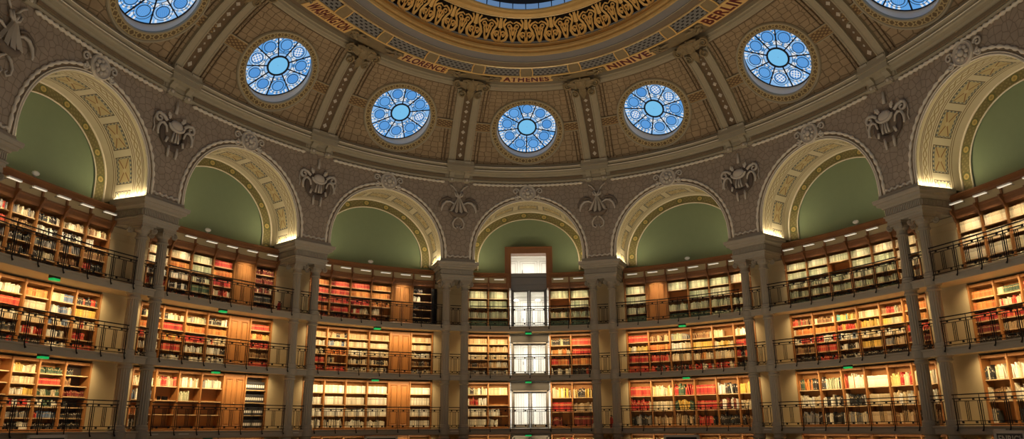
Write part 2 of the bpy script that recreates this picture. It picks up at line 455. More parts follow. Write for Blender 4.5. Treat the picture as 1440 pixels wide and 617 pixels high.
# ------------------------------------------------------------------ entablature blocks, columns
def blockloft(mb, f, layers, db, m=0):
    mb.loop([[f(-w, fd, z), f(w, fd, z), f(w, db, z), f(-w, db, z)] for z, w, fd in layers], m)
for p in PIERS:
    t = pt_(p); f = frame(t, 0, 0)
    e = thing('entablature_block', N(t, 0, 9.53), 'grey stone entablature block on paired columns '+piername(p), 'entablature', 'entablature blocks')
    mb = MB(); blockloft(mb, f, [(9.53, .78, -.30), (9.62, .78, -.30), (9.62, .82, -.34), (9.72, .82, -.34), (9.73, .86, -.38), (9.78, .86, -.38)], 1.12); mb.build('architrave', M['stone'], e)
    mb = MB(); blockloft(mb, f, [(9.78, .80, -.32), (10.06, .80, -.32)], 1.12)
    for i in range(21):
        x = -.76+1.52*i/20; mb.box(f, (x-.022, x+.022), (-.36, -.3), (9.82, 10.03))
    for i in range(18):
        y = -.26+1.3*i/17
        for sg in (-1, 1): mb.box(f, (sg*.82-.02, sg*.82+.02), (y-.022, y+.022), (9.82, 10.03))
    mb.build('frieze', M['stone'], e)
    mb = MB(); blockloft(mb, f, [(10.06, .86, -.38), (10.12, .88, -.40), (10.16, .98, -.50), (10.26, 1.0, -.52), (10.27, 1.05, -.57), (10.36, 1.07, -.60), (10.42, 1.07, -.60)], 1.12); mb.build('cornice', M['stone'], e)
    # low scalloped edging between the arch feet
    mb = MB(); us = lin(-.62, .62, 48); mb.tube([f(u, WALLF-.02, 10.72+.03*cos(u*24)) for u in us], lambda x: .03+.025*abs(sin(x*pi*9)), 5)
    for sg in (-1, 1): mb.tube([f(sg*.66, WALLF-.02, z) for z in lin(10.72, 11.5, 24)], lambda x: .028+.022*abs(sin(x*pi*6)), 5)
    mb.build('foot_edging', M['relief'], e, smooth=True)
    mb = MB(); mb.box(f, (-.9, .9), (-.44, 1.0), (10.42, 10.58)); mb.build('plinth', M['stone'], e)
    for side, x0 in (('left', -.48), ('right', .48)):
        fc = lambda x, y, z, x0=x0: f(x0+x, y, z)
        cl = thing('column', f(x0, 0, 0), 'fluted grey ionic column, %s of the pair %s' % (side, piername(p)), 'column', 'paired gallery columns')
        mb = MB(); mb.lathe(fc, [(.34, 0), (.34, .18), (.30, .2), (.31, .3), (.26, .36)], 24); mb.build('base', M['ironwork'], cl)
        mb = MB()
        prof = [(.235, .36)]
        zs = [(.36, SLAB[1][0]-.2), (SLAB[1][1]+.22, SLAB[2][0]-.2), (SLAB[2][1]+.22, SLAB[3][0]-.2), (SLAB[3][1]+.22, 9.0)]
        for k, (z0, z1) in enumerate(zs):
            r0, r1 = (.235, .215, .2, .185)[k], (.22, .205, .19, .17)[k]
            mb.lathe(fc, [(r0, z0), (r0*.99, z0+.4), (r1, z1)], 32, flute=.90)
        mb.build('shaft', M['ironwork'], cl)
        for L in (1, 2, 3):
            a, bb = SLAB[L]; r = (0, .235, .22, .205)[L]
            mb = MB(); mb.lathe(fc, [(r*.95, a-.2), (r+.03, a-.17), (r+.03, a-.12), (r, a-.1), (r, a-.03), (r+.07, a), (r+.07, bb), (r+.03, bb+.02), (r+.04, bb+.08), (r+.02, bb+.14), (r+.02, bb+.18), (r*.97, bb+.22)], 24)
            mb.build('collar', M['ironwork'], cl)
        mb = MB(); mb.lathe(fc, [(.175, 8.98), (.215, 9.0), (.215, 9.05), (.18, 9.07), (.18, 9.2), (.24, 9.27), (.26, 9.36)], 24)
        mb.box(fc, (-.31, .31), (-.31, .31), (9.44, 9.53)); mb.box(fc, (-.27, .27), (-.27, .27), (9.36, 9.44))
        cap = mb.build('capital', M['ironwork'], cl)
        for sx in (-1, 1):
            for sy in (-1, 1):
                mb = MB()
                pts = []
                for i in range(22):
                    th = i/21*2.2*2*pi; r = .105*(1-i/24)
                    q = (.27+0*i+r*sin(th)*.7)
                    pts.append(fc(sx*q, sy*q, 9.33+r*cos(th)-.02))
                mb.tube(pts, lambda x: .034*(1-.4*x), 5); mb.build('volute', M['ironwork'], cap, smooth=True)

# ------------------------------------------------------------------ galleries and railings
US = lin(SMIN+1.5, SMAX-1.5, 150)
for L in (1, 2, 3):
    a, b = SLAB[L]
    g = thing('gallery', N(0, .4, a), 'curved grey gallery walkway running round the room, %s' % {1: 'lowest of three', 2: 'middle of three', 3: 'uppermost of three'}[L], 'gallery')
    mb = MB(); mb.sweep(W, [(-.12, a+.07), (-.12, b), (1.56, b), (1.56, a+.07)], US); mb.build('deck', M['pier'], g)
    mb = MB(); mb.sweep(W, [(-.10, a), (-.14, a), (-.15, a+.05), (-.15, b-.06), (-.19, b-.03), (-.19, b+.015), (-.10, b+.015)], US); mb.build('fascia', M['ironwork'], g)
def railing(b, L):
    z = SLAB[L][1]+.015; s0, s1 = PS[b-.5]+.76, PS[b+.5]-.76
    r = thing('gallery_railing', W((s0+s1)/2, -.2, z), 'black iron railing with hooked posts along the %s, %s' % (LEVNAME[L], BAYNAME[b]), 'railing', 'gallery railings')
    fnl = lambda s, d, zz: W(s, -.2+d, z+zz)
    us = lin(s0-.05, s1+.05, 16)
    for nm, zz, h, w in (('handrail', 1.0, .035, .04), ('middle_rail', .875, .03, .03), ('lower_rail', .055, .025, .025)):
        mb = MB(); mb.sweep(fnl, [(-w/2, zz-h), (-w/2, zz), (w/2, zz), (w/2, zz-h)], us); mb.build(nm, M['iron'], r)
    n = 6; xs = lin(s0, s1, n)
    for i, x in enumerate(xs):
        mb = MB(); mb.tube([fnl(x, 0, .875), fnl(x, 0, .2), fnl(x, 0, .0), fnl(x, -.015, -.08), fnl(x, -.05, -.15), fnl(x, -.065, -.135)], lambda q: .019+.012*(q > .7), 5); mb.build('post', M['iron'], r)
        mb = MB(); mb.tube([fnl(x, 0, .87), fnl(x, 0, 1.0)], .011, 4); mb.build('rail_stub', M['iron'], r)
    for i in range(n):
        xa, xb = xs[i], xs[i+1]; m = (xa+xb)/2; mb = MB()
        for x in (m-.065, m, m+.065): mb.box(fnl, (x-.009, x+.009), (-.008, .008), (.165, .775))
        for x in (xa+.075, xb-.075): mb.box(fnl, (x-.009, x+.009), (-.008, .008), (.055, .775))
        for zz in (.155, .775): mb.box(fnl, (xa, xb), (-.008, .008), (zz-.01, zz+.01))
        for x in (m-.26, m+.26):
            for zz in (.085, .80): mb.box(fnl, (x-.04, x+.04), (-.008, .008), (zz-.005, zz+.06))
        mb.build('panel_grille', M['iron'], r)
    return r
for b in BAYS:
    for L in (1, 2, 3):
        if b == 3 and False: continue
        r = railing(b, L)
        if b == 0:
            for k, x in enumerate((-.11, .17)):
                pass
            mb = MB(); z = SLAB[L][1]+.015; f = frame(0, -.22, z)
            mb.box(f, (-.16, -.125), (-.015, .015), (0.02, .86)); mb.box(f, (.125, .16), (-.015, .015), (.02, .86)); mb.box(f, (-.16, .16), (-.015, .015), (.85, .885))
            mb.build('gate_post', M['iron'], r)
for p in PIERS[1:-1]:
    for L in (1, 2, 3):
        z = SLAB[L][1]+.015; f = frame(pt_(p), -.08, z)
        r = thing('column_railing', f(0, 0, 0), 'short black railing between paired columns, %s, %s' % (LEVNAME[L], piername(p)), 'railing', 'short railings between paired columns')
        for nm, zz, h in (('handrail', 1.0, .035), ('middle_rail', .875, .03), ('lower_rail', .055, .025)):
            mb = MB(); mb.box(f, (-.27, .27), (-.015, .015), (zz-h, zz)); mb.build(nm, M['iron'], r)
        mb = MB()
        for x in (-.2, -.065, 0, .065, .2): mb.box(f, (x-.009, x+.009), (-.008, .008), (.055, .78))
        mb.box(f, (-.26, .26), (-.008, .008), (.765, .785)); mb.box(f, (-.26, .26), (-.008, .008), (.145, .165))
        for x in (-.13, .13):
            for zz in (.085, .80): mb.box(f, (x-.035, x+.035), (-.008, .008), (zz, zz+.055))
        mb.build('panel_grille', M['iron'], r)
# ------------------------------------------------------------------ bookcases
PAL = {
 'cr': [(.66, .54, .33), (.70, .60, .41), (.58, .46, .27)], 'wh': [(.78, .73, .58), (.80, .76, .66), (.70, .63, .47)],
 'ta': [(.48, .33, .17), (.40, .27, .14), (.54, .40, .24)], 'ye': [(.68, .43, .09), (.62, .46, .16)],
 'or': [(.58, .19, .045), (.52, .15, .04), (.62, .27, .075)], 'rd': [(.50, .045, .032), (.40, .032, .028), (.55, .085, .045)],
 'dr': [(.17, .026, .022), (.21, .042, .028)], 'br': [(.20, .10, .045), (.26, .135, .06)],
 'dk': [(.03, .027, .025), (.055, .04, .032), (.04, .045, .045)], 'gn': [(.43, .43, .26), (.36, .38, .23), (.50, .48, .31)],
 'dg': [(.04, .075, .045), (.065, .11, .065)], 'te': [(.08, .30, .28)], 'bl': [(.20, .27, .36), (.11, .17, .29)], 'gy': [(.33, .31, .28), (.24, .23, .21)]}
CNAME = {'cr': 'cream', 'wh': 'white', 'ta': 'tan', 'ye': 'yellow', 'or': 'orange', 'rd': 'red', 'dr': 'dark red', 'br': 'brown', 'dk': 'black', 'gn': 'sage green', 'dg': 'dark green', 'te': 'teal', 'bl': 'blue', 'gy': 'grey'}
BM = []; BIDX = {}
def bookmat(nm, c, label):
    def fn():
        u, v = uvx(); k = mx_(band(v, .70, .80), band(v, .12, .16))*band(u, .02, .98)
        k2 = mx_(band(v, .66, .675), band(v, .83, .845))*band(u, .02, .98)
        gn = X.nt.nodes.new('ShaderNodeNewGeometry'); rr = X(gn.outputs['Random Per Island'])
        c0 = mixc(rr, tuple(x*.55 for x in c), tuple(min(.9, x*1.18) for x in c))
        q = mixc(k, c0, label); return mixc(k2, q, tuple(x*.55 for x in label))
    return mat(nm, c, .6, fn=fn, spec=.3)
for key, cols in PAL.items():
    for i, c in enumerate(cols):
        lum = sum(c)/3
        lab = tuple(x*.62 for x in c) if lum > .3 else ((.45, .31, .12) if lum > .04 else (.42, .36, .26))
        if key == 'dk' and i == 1: lab = (.6, .55, .45)
        BIDX[(key, i)] = len(BM); BM.append(bookmat('%s_cloth' % CNAME[key].replace(' ', '_'), c, lab))
PAGES = len(BM); BM.append(mat('page_edges', (.62, .53, .36), .8))
def boxfn():
    u, v = uvx(); return mixc(band(v, .28, .62)*band(u, .12, .88), (.03, .03, .032), (.72, .70, .62))
M['boxlabel'] = mat('black_box_with_white_label', (.03, .03, .03), .6, fn=boxfn)

CASES = {
 (-3, 3): "rd+wh/dk+rd/br+dk/dk/dk cr+gy+rd/rd+cr/dk+gy/dk+cr/dk gy+cr/br/dk+gy/br+dk/dk cr+dk/dk+wh/dk+gy/dk+cr/dk cr+ta/dk+wh/br+gy/br/dk cr+br/wh4/br/rd+dk/br",
 (-3, 2): "or+dk/YE/rd+cr/dk+wh/rd dk/OR/RD/rd+dk/RD dk+wh/RD/cr+wh/dk+rd/dk+rd OR/CR/CR/rd+wh/dk+rd CR+bl/wh+bl/bl+cr/wh+dk/cr+wh rd+dk/YE/rd+cr/rd6/RD",
 (-3, 1): "x/x/x/dk4/x/dk x/cr4/x/x/dk/dk x/x/x/x/dk/dk cr+ye/CR/ye+wh/wh+rd/dk+gy/dk+wh dg/RD/gn+cr+dg/wh+dg/rd+bl/dk dk4/br3/dr/dk4/dk/dk",
 (-2, 3): "WH+cr/CR/wh+dk/rd+wh/dk CR/OR/cr+wh/wh+dk/rd+dk GN/GN/gn+dk/DG/rd+dk RD/OR/RD/rd+cr/dk D dr/dr/dr+cr/DK/dr",
 (-2, 2): "dk+cr/OR/rd+cr/wh+dk/wh+dk dk+cr/RD/or+ye/RD/wh+gy gn+gy/OR/RD/wh+gn/wh+dk dk+wh/OR/rd+cr/wh+dk/gy+wh D RD/ye+OR/rd/br/RD",
 (-2, 1): "cr/bl+wh/or+rd/wh+dk ta+rd/b/x/x wh+ta/gn6/x/x wh+gy/x/x/x D B/B/B/B",
 (-1, 3): "RD/OR/RD/RD/rd+dk OR/RD/RD/OR/cr+rd RD/RD/RD/RD/dr RD/OR/RD/rd+cr/rd4 OR/OR/or/cr5/rd3 D dk5/wh4/dk3/dk2/dk".replace('RD/OR/RD/RD/rd+dk OR', 'OR', 1),
 (-1, 2): "TA/cr+wh/cr/RD/rd+ta dk+ta/bl+cr/or+cr/dk+ta4/RD TA+gy/CR/cr+wh/cr+dk/cr+gy TA/CR/CR/dk+cr/cr+gy D TA/CR/cr+wh/dk+br/cr+gy",
 (-1, 1): "WH/WH/WH/wh WH/WH/WH/wh WH/WH/WH/wh WH/WH/WH/wh D WH/WH/WH/WH",
 (0, 3): "GN/GN/gn/DG GN/GN/gn/DG P P GN/x/gn+cr/DG GN/GN/gn/DG",
 (0, 2): "TA/CR/CR/dk+br/gy+dk TA/cr+ta/CR/ta+wh/gy+cr P P gn+dk/or+cr/OR+rd/dk+wh RD/RD/OR/rd+dk",
 (0, 1): "wh+dk+gn/wh+rd/WH/WH CR/x/wh6/wh5 P P ye+cr+dk/RD/dr5 ye+dk+cr/ta+cr/DR",
 (1, 3): "GN/GN/gn/DG D GN/x/gn/DG GN/GN/gn/DG GN/GN/gn/gn CR/x/gn/gn",
 (1, 2): "RD/ye+wh/RD/RD ta+br/OR/rd+ta/dk+rd gn+gy/cr+wh/ta+cr/rd+dk br+gn/YE/or+cr/rd+wh cr5/ye+cr/ta+cr/cr+rd wh+ta/RD/dk+rd/dk",
 (1, 1): "RD/rd+cr/dk+gy ye+cr/CR/br+ta rd+dg/ye+dg/dk+ta RD/RD/dk+rd dk+wh/dr+wh/dk cr+ye/cr/dk+br",
 (2, 3): "GN/GN/gn/gn/DG GN/GN/gn/gn/DG GN/x/gn/gn/dg GN/GN/gn/gn/dg CR/GN/gn/gn/DG CR/CR/CR/cr/DK",
 (2, 2): "rd+br/cr+or/wh+rd/br+dk/dk br+cr/OR/rd+wh/RD/dk+rd te+ye/ye+rd/bl+wh/wh+dk/dk+wh TA+cr/or+ye/wh+cr/YE/dk br+gn+rd/YE+gn/cr+wh/gy+ta/dk OR/OR/RD/DR/dk",
 (2, 1): "dg+dk+or/wh+cr/dk+gy wh+gn+dk/wh+dk/wh+dk wh+rd+or/dk+wh/gy+cr WH/CR/TA rd+ye+cr/wh+cr/ta+br wh+cr/ta+wh/dk+br",
 (3, 3): "CR/CR/CR/CR CR/CR/CR/CR CR/CR/CR/CR CR/CR/CR/CR CR/CR/CR/CR CR/CR/CR/CR",
 (3, 2): "OR/OR+cr/RD/DR/dk DG+cr/cr+rd/rd+or/ta+cr/dk RD/CR/rd+cr/rd/dk OR/CR/RD/cr/dk CR/RD/OR/cr/dk OR/CR/rd/cr/dk",
 (3, 1): "wh+cr+dk/cr+br/dk+wh3 cr+wh/cr+wh/dk WH/CR+wh/dk WH/CR/dk cr/CR/dk wh/CR/dk",
}
for b in BAYS:
    CASES[(b, 0)] = {0: "wh+cr+rd/dk wh+ye+cr/dk P P rd+cr/dk wh+ta/dk", -3: "RD/dk RD/dk cr+gn/dk rd+ta/dk dk+gn/dk gn+cr/dk", -2: "gn/dk CR/dk YE/dk wh+dk/dk D wh+dk/dk",
        -1: "rd+wh/dk gy+wh/dk rd/dk wh+cr/dk D bl/dk"}.get(b, "CR/dk cr+wh/dk wh+ta/dk wh+rd+dk/dk gy+gn/dk wh+dk/dk")
BOOKS = []; CASECOLS = {}
random.seed(11)
def case_edges(b):
    return lin(PS[b-.5]+.84, PS[b+.5]-.84, 6)
ORD = ['top', '2nd', '3rd', '4th', '5th', '6th']
def nth(k): return {1: '1st', 2: '2nd', 3: '3rd', 21: '21st', 22: '22nd', 23: '23rd', 31: '31st', 32: '32nd', 33: '33rd'}.get(k, '%dth' % k)
def build_case(b, L, cols, spec, edges, sidename=''):
    z0 = 0. if L == 0 else SLAB[L][1]
    z1 = SLAB[L+1][0] if L < 3 else 9.42
    sm = (edges[cols[0]]+edges[cols[-1]+1])/2
    nm = {0: 'ground floor'}.get(L, LEVNAME[L])
    case = thing('bookcase', W(sm, CASEF+.2, z0), 'oak bookcase filling the %s%s on the %s' % (sidename, BAYNAME[b], nm), 'bookcase', 'wall bookcases')
    DB = 1.53
    dark = {}
    for ci in range(cols[0], cols[-1]+2):
        s = edges[ci]; f = frame(T(s), 0, 0); mb = MB()
        mb.cbox(f, (-.03, .03), (CASEF-.02, DB), (z0, z1), .008)
        up = mb.build('upright', M['oak'], case)
        if L < 3:
            mb = MB(); mb.cbox(f, (-.042, .042), (CASEF-.035, CASEF+.05), (z1-.16, z1), .012); mb.build('upright_head', M['oak'], up)
    mb = MB(); mb.sweep(W, [(CASEF+.03, z0), (CASEF+.03, z0+.1), (DB, z0+.1), (DB, z0)], lin(edges[cols[0]], edges[cols[-1]+1], 10)); mb.build('plinth', M['oak'], case)
    if L < 3:
        mb = MB(); mb.sweep(W, [(CASEF+.01, z1-.1), (CASEF+.01, z1-.005), (DB, z1-.005), (DB, z1-.1)], lin(edges[cols[0]], edges[cols[-1]+1], 10)); mb.build('top_board', M['oak'], case)
    else:
        us = lin(edges[cols[0]], edges[cols[-1]+1], 12)
        mb = MB(); mb.sweep(W, [(CASEF-.01, 9.40), (CASEF-.03, 9.46), (CASEF-.03, 9.58), (CASEF-.06, 9.62), (CASEF-.06, 9.68), (DB, 9.68), (DB, 9.38), (CASEF, 9.38)], us); mb.build('fascia', M['oakdark'], case)
        mb = MB(); mb.sweep(W, [(CASEF-.02, 9.68), (CASEF-.02, 10.0), (DB, 10.0), (DB, 9.68)], us); mb.build('frieze', M['frieze'], case)
        mb = MB(); mb.sweep(W, [(CASEF-.03, 9.97), (CASEF-.08, 10.0), (CASEF-.08, 10.06), (CASEF-.17, 10.14), (CASEF-.2, 10.16), (CASEF-.2, 10.2), (DB, 10.2), (DB, 9.97)], us); mb.build('cornice', M['oakdark'], case)
        for ci in range(cols[0], cols[-1]+2):
            s = edges[ci]; f = frame(T(s), 0, 0); mb = MB()
            pr = [(CASEF-.02, 9.25), (CASEF-.07, 9.33), (CASEF-.10, 9.45), (CASEF-.2, 9.58), (CASEF-.2, 9.68), (CASEF-.08, 9.70), (CASEF-.08, 9.98), (CASEF, 9.98), (CASEF+.02, 9.25)]
            mb.loop([[f(x, d, z) for d, z in pr] for x in (-.035, .035)]); mb.build('console', M['oakdark'], case)
    for ci in cols:
        col = spec[ci]; sa, sb = edges[ci], edges[ci+1]
        pa, pb = Vector(W(sa, 0, 0)), Vector(W(sb, 0, 0))
        tm = T((sa+sb)/2); f = frame(tm, 0, 0)
        # local chord frame between the uprights
        qa, qb = W(sa, CASEF, 0), W(sb, CASEF, 0)
        hw = hypot(qa[0]-qb[0], qa[1]-qb[1])/2-.03
        off = ((qa[0]+qb[0])/2-N(tm, 0, 0)[0])*nrm(tm)[0]+((qa[1]+qb[1])/2-N(tm, 0, 0)[1])*nrm(tm)[1]
        g = lambda x, y, z, f=f, off=off: f(x, y+off, z)          # y = 0 at the case front
        zt = z1-(.1 if L < 3 else .04); zb = z0+.1
        if col == 'D':
            mb = MB(); mb.box(g, (-hw, hw), (.03, .07), (z0+.1, zt))
            d = mb.build('cupboard_door', M['oakdoor'], case); mid = (zb+zt)/2+.05
            for (x0, x1) in ((-hw+.0, -.01), (.01, hw)):
                for (a, c) in ((zb+.02, zt-.02),):
                    mb = MB(); mb.loop([[g(x0+e, y, a+e), g(x1-e, y, a+e), g(x1-e, y, c-e), g(x0+e, y, c-e)] for e, y in ((.06, .031), (.07, .018), (.085, .018), (.1, .03), (.13, .03), (.16, .02))]); mb.build('raised_panel', M['oakdoor'], d)
            mb = MB(); mb.ball(g, (.03, .015, zb+1.0), (.016, .016, .016)); mb.build('door_knob', M['brass'], d, smooth=True)
            continue
        isdim = col.startswith('B') or (b, L, ci) in ((-3, 1, 5), (-1, 3, 5), (-2, 3, 5))  # dimness of these columns put into darker backs and shelves
        mb = MB(); mb.box(g, (-hw-.02, hw+.02), (.40, .43), (zb-.05, zt+.05)); mb.build('back_panel', M['dimback' if isdim else 'oakback'], case)
        rows = col.split('/'); n = len(rows); ph = (zt-zb)/n
        if L == 0: ph = .42; 
        for ri, code in enumerate(rows):
            zs = zt-(ri+1)*ph
            if L == 0 and ri == 1: zs = zt-2*ph
            if ri < n-1 or L == 0:
                mb = MB(); mb.box(g, (-hw+.001, hw-.001), (.055, .40), (zs-.028, zs)); sh = mb.build('shelf', M['oakdark' if isdim else 'oak'], case)
                mb = MB(); mb.cbox(g, (-hw+.001, hw-.001), (.04, .055), (zs-.030, zs+.002), .004); mb.build('shelf_lip', M['edge'], sh)
            if L == 0 and ri == 1: break
            av = ph-.05; fill = 1.
            if code == 'x': continue
            if code == 'b':
                for x in (-.2, .0, .12):
                    mb = MB()
                    for dx in (-.035, .035): mb.box(g, (x+dx-.008, x+dx+.008), (.1, .2), (zs+.001, zs+.13))
                    mb.box(g, (x-.043, x+.043), (.1, .2), (zs+.125, zs+.14)); mb.box(g, (x-.043, x+.043), (.1, .24), (zs, zs+.004))
                    tag(mb.build('bookend', M['iron'], None, loc=g(x, .15, zs)), 'small black bookend on the empty shelf of the Washington bay, lower gallery', 'bookend', 'bookends on the empty shelf')
                code = 'x'; continue
            if code == 'B':
                x = -hw+.03
                while x < hw-.12:
                    w = .098; mb = MB(); z2 = zs+.002; h = av*.72
                    vv = [g(x, .07, z2), g(x+w, .07, z2), g(x+w, .36, z2), g(x, .36, z2)]
                    i0 = [mb.add(q, u) for q, u in zip(vv, ((0, 0), (1, 0), (5, .9), (5, .9)))]
                    i1 = [mb.add((q[0], q[1], q[2]+h), u) for q, u in zip(vv, ((0, 1), (1, 1), (5, .9), (5, .9)))]
                    for j in range(4): k = (j+1) % 4; mb.face((i0[j], i0[k], i1[k], i1[j]))
                    mb.face(i0[::-1]); mb.face(i1)
                    o = mb.build('archive_box', M['boxlabel'], None, loc=g(x+w/2, .2, z2)); no = int(round((x+hw)/.1))+1
                    tag(o, 'black archive box with white label, %s from left on %s shelf, Washington bay, lower gallery' % (nth(no), ORD[ri]), 'archive box', 'black archive boxes with white labels')
                    x += w+.003
                continue
            if code[-1].isdigit(): fill = int(code[-1])/10.; code = code[:-1]
            keys = code.split('+'); uniform = keys[0].isupper(); keys = [k.lower() for k in keys]
            big = uniform and keys[0] in ('gn', 'cr', 'dg', 'wh')
            x = -hw+.012; lim = -hw+.012+(2*hw-.024)*fill; hh = (random.uniform(.74, .82) if L == 3 and big else random.uniform(.64, .76)) if uniform else random.uniform(.58, .72)
            idx = 1; run = 0; lean = 0.; key = keys[0]; ck = 0
            while True:
                if uniform: w = random.uniform(.05, .064) if big else random.uniform(.042, .054)
                else: w = random.choice((.024, .032, .038, .046, .052))*random.uniform(.9, 1.15)
                if x+w > lim: break
                if run <= 0:
                    key = random.choice(keys); run = random.randint(3, 9) if uniform else random.randint(1, 5); ck = random.randrange(len(PAL[key]))
                if not uniform and random.random() < .35: ck = random.randrange(len(PAL[key]))
                if uniform and random.random() < .15: ck = random.randrange(len(PAL[key]))
                run -= 1
                h = av*(hh+random.uniform(-.015, .015) if uniform else min(.9, max(.42, hh+random.gauss(0, .07))))
                dep = random.uniform(.17, .23); fy = random.uniform(.062, .085) if not uniform else random.uniform(.064, .07)
                BOOKS.append(((lambda a, c, zz, g=g, k=lean/h, zo=zs: g(a+k*(zz-zo), c, zz)) if lean else g, x, w, fy, dep, zs+.001, h, key, ck, b, L, ci, ri, idx)); idx += 1; x += w+.0015; lean = 0.
                if not uniform and random.random() < .07: k = random.uniform(.03, .09); x += k; lean = -k*.85
for b in BAYS:
    for L in (0, 1, 2, 3):
        spec = CASES[(b, L)].split(); ed = case_edges(b)
        if b == 0:
            build_case(b, L, [0, 1], spec, ed, 'left side of the '); build_case(b, L, [4, 5], spec, ed, 'right side of the ')
        else: build_case(b, L, list(range(6)), spec, ed)

# ------------------------------------------------------------------ camera model (also used to pick the books that show largest)
F_PX, PITCH, YAW, ROLL = 1048.147, .271545, -.020872, -.006525
CX, CY = -.0533, -17.0448
fw = Vector((sin(YAW)*cos(PITCH), cos(YAW)*cos(PITCH), sin(PITCH))); rt = Vector((cos(YAW), -sin(YAW), 0)); upv = rt.cross(fw)
R2 = rt*cos(ROLL)+upv*sin(ROLL); U2 = -rt*sin(ROLL)+upv*cos(ROLL)
CAM = Vector((CX, CY, CAMZ))
def project(p):
    v = Vector(p)-CAM; z = v.dot(fw); return 720+F_PX*v.dot(R2)/z, 308.5-F_PX*v.dot(U2)/z
COLS = []
for p in PIERS:
    f = frame(pt_(p))
    for x0 in (-.48, .48): COLS.append(f(x0, 0, 0)[:2])
def visible_area(bk):
    g, x, w, fy, dep, z, h = bk[:7]
    P = [project(g(x+a*w, fy, z+c*h)) for a, c in ((0, 0), (1, 0), (1, 1), (0, 1))]
    if any(q[0] < 2 or q[0] > 1438 or q[1] < 0 or q[1] > 616 for q in P): return 0
    a = abs(sum(P[i][0]*P[(i+1) % 4][1]-P[(i+1) % 4][0]*P[i][1] for i in range(4)))/2
    c = Vector(g(x+w/2, fy, z+h*.3)); d = c-CAM
    dl = hypot(d.x, d.y)
    for cx, cy in COLS:
        k = ((cx-CAM.x)*d.x+(cy-CAM.y)*d.y)/dl/dl
        if 0 < k < 1 and hypot(CAM.x+d.x*k-cx, CAM.y+d.y*k-cy) < .26: return 0
    k = 1-(1.25/dl); zz = CAM.z+d.z*k
    for a_, b_ in SLAB.values():
        if a_-.02 < zz < b_+.05: return 0
    for zr in SLAB.values():
        if zr[1] < zz < zr[1]+.2: return a*.6
    return a
def book_geo(mb, bk):
    g, x, w, fy, dep, z, h, key, ck = bk[:9]; m = BIDX[(key, ck)]; r = min(.006, w*.2)
    prof = [(x, fy+dep, 2), (x, fy+r*1.3, 2), (x+w*.22, fy, 0), (x+w*.78, fy, 1), (x+w, fy+r*1.3, 2), (x+w, fy+dep, 2)]
    lo = [mb.add(g(a, c, z), (u, .0001)) for a, c, u in prof]; hi = [mb.add(g(a, c, z+h), (u, 1)) for a, c, u in prof]
    for i in range(6): j = (i+1) % 6; mb.face((lo[i], lo[j], hi[j], hi[i]), m)
    mb.face(hi, PAGES); mb.face(lo[::-1], m)
def book_single(mb, bk):            # with covers, rounded spine, raised bands and page block
    g, x, w, fy, dep, z, h, key, ck = bk[:9]; r = min(.008, w*.25); c = min(.003, w*.1)
    prof = [(x, fy+dep, 2), (x, fy+r, 2), (x+w*.12, fy+r*.35, .05), (x+w*.3, fy, .3), (x+w*.7, fy, .7), (x+w*.88, fy+r*.35, .95), (x+w, fy+r, 2), (x+w, fy+dep, 2),
            (x+w-c, fy+dep, 2), (x+w-c, fy+r+.004, 2), (x+c, fy+r+.004, 2), (x+c, fy+dep, 2)]
    lo = [mb.add(g(a, y, z), (u, .0001)) for a, y, u in prof]; hi = [mb.add(g(a, y, z+h), (u, 1)) for a, y, u in prof]; n = len(prof)
    for i in range(n): j = (i+1) % n; mb.face((lo[i], lo[j], hi[j], hi[i]), 0)
    for ids in (hi, lo[::-1]):
        pass
    for a in (lo, hi):
        mb.face((a[0], a[1], a[10], a[11])); mb.face((a[6], a[7], a[8], a[9])); mb.face((a[1], a[2], a[5], a[6], a[9], a[10])); mb.face((a[2], a[3], a[4], a[5]))
    mb.box(g, (x+c, x+w-c), (fy+r+.004, fy+dep-.004), (z+.003, z+h-.004), 1)
    for q in (.2, .42, .6, .86):
        mb.box(g, (x+w*.18, x+w*.82), (fy-.0022, fy+.003), (z+h*q, z+h*q+.008), 0)
order = sorted(range(len(BOOKS)), key=lambda i: -visible_area(BOOKS[i]))
pick = set(order[:300])
SHAPE = {}
rest = MB()
for i, bk in enumerate(BOOKS):
    if i not in pick: book_geo(rest, bk); continue
    g, x, w, fy, dep, z, h, key, ck, b, L, ci, ri, idx = bk
    mb = MB(); book_single(mb, bk)
    o = mb.build('book', [BM[BIDX[(key, ck)]], BM[PAGES]], None, loc=g(x+w/2, fy+dep/2, z))
    lv = {0: 'ground floor', 1: 'lower gallery', 2: 'middle gallery', 3: 'top gallery'}[L]
    tag(o, '%s book, %s from left, %s shelf, %s column, %s, %s' % (CNAME[key], nth(idx), ORD[ri], nth(ci+1), BAYNAME[b], lv), 'book', 'books on the gallery shelves')
tag(rest.build('shelved_books', BM), 'rows of further books filling the bookcases of all galleries', 'books', None, 'stuff')
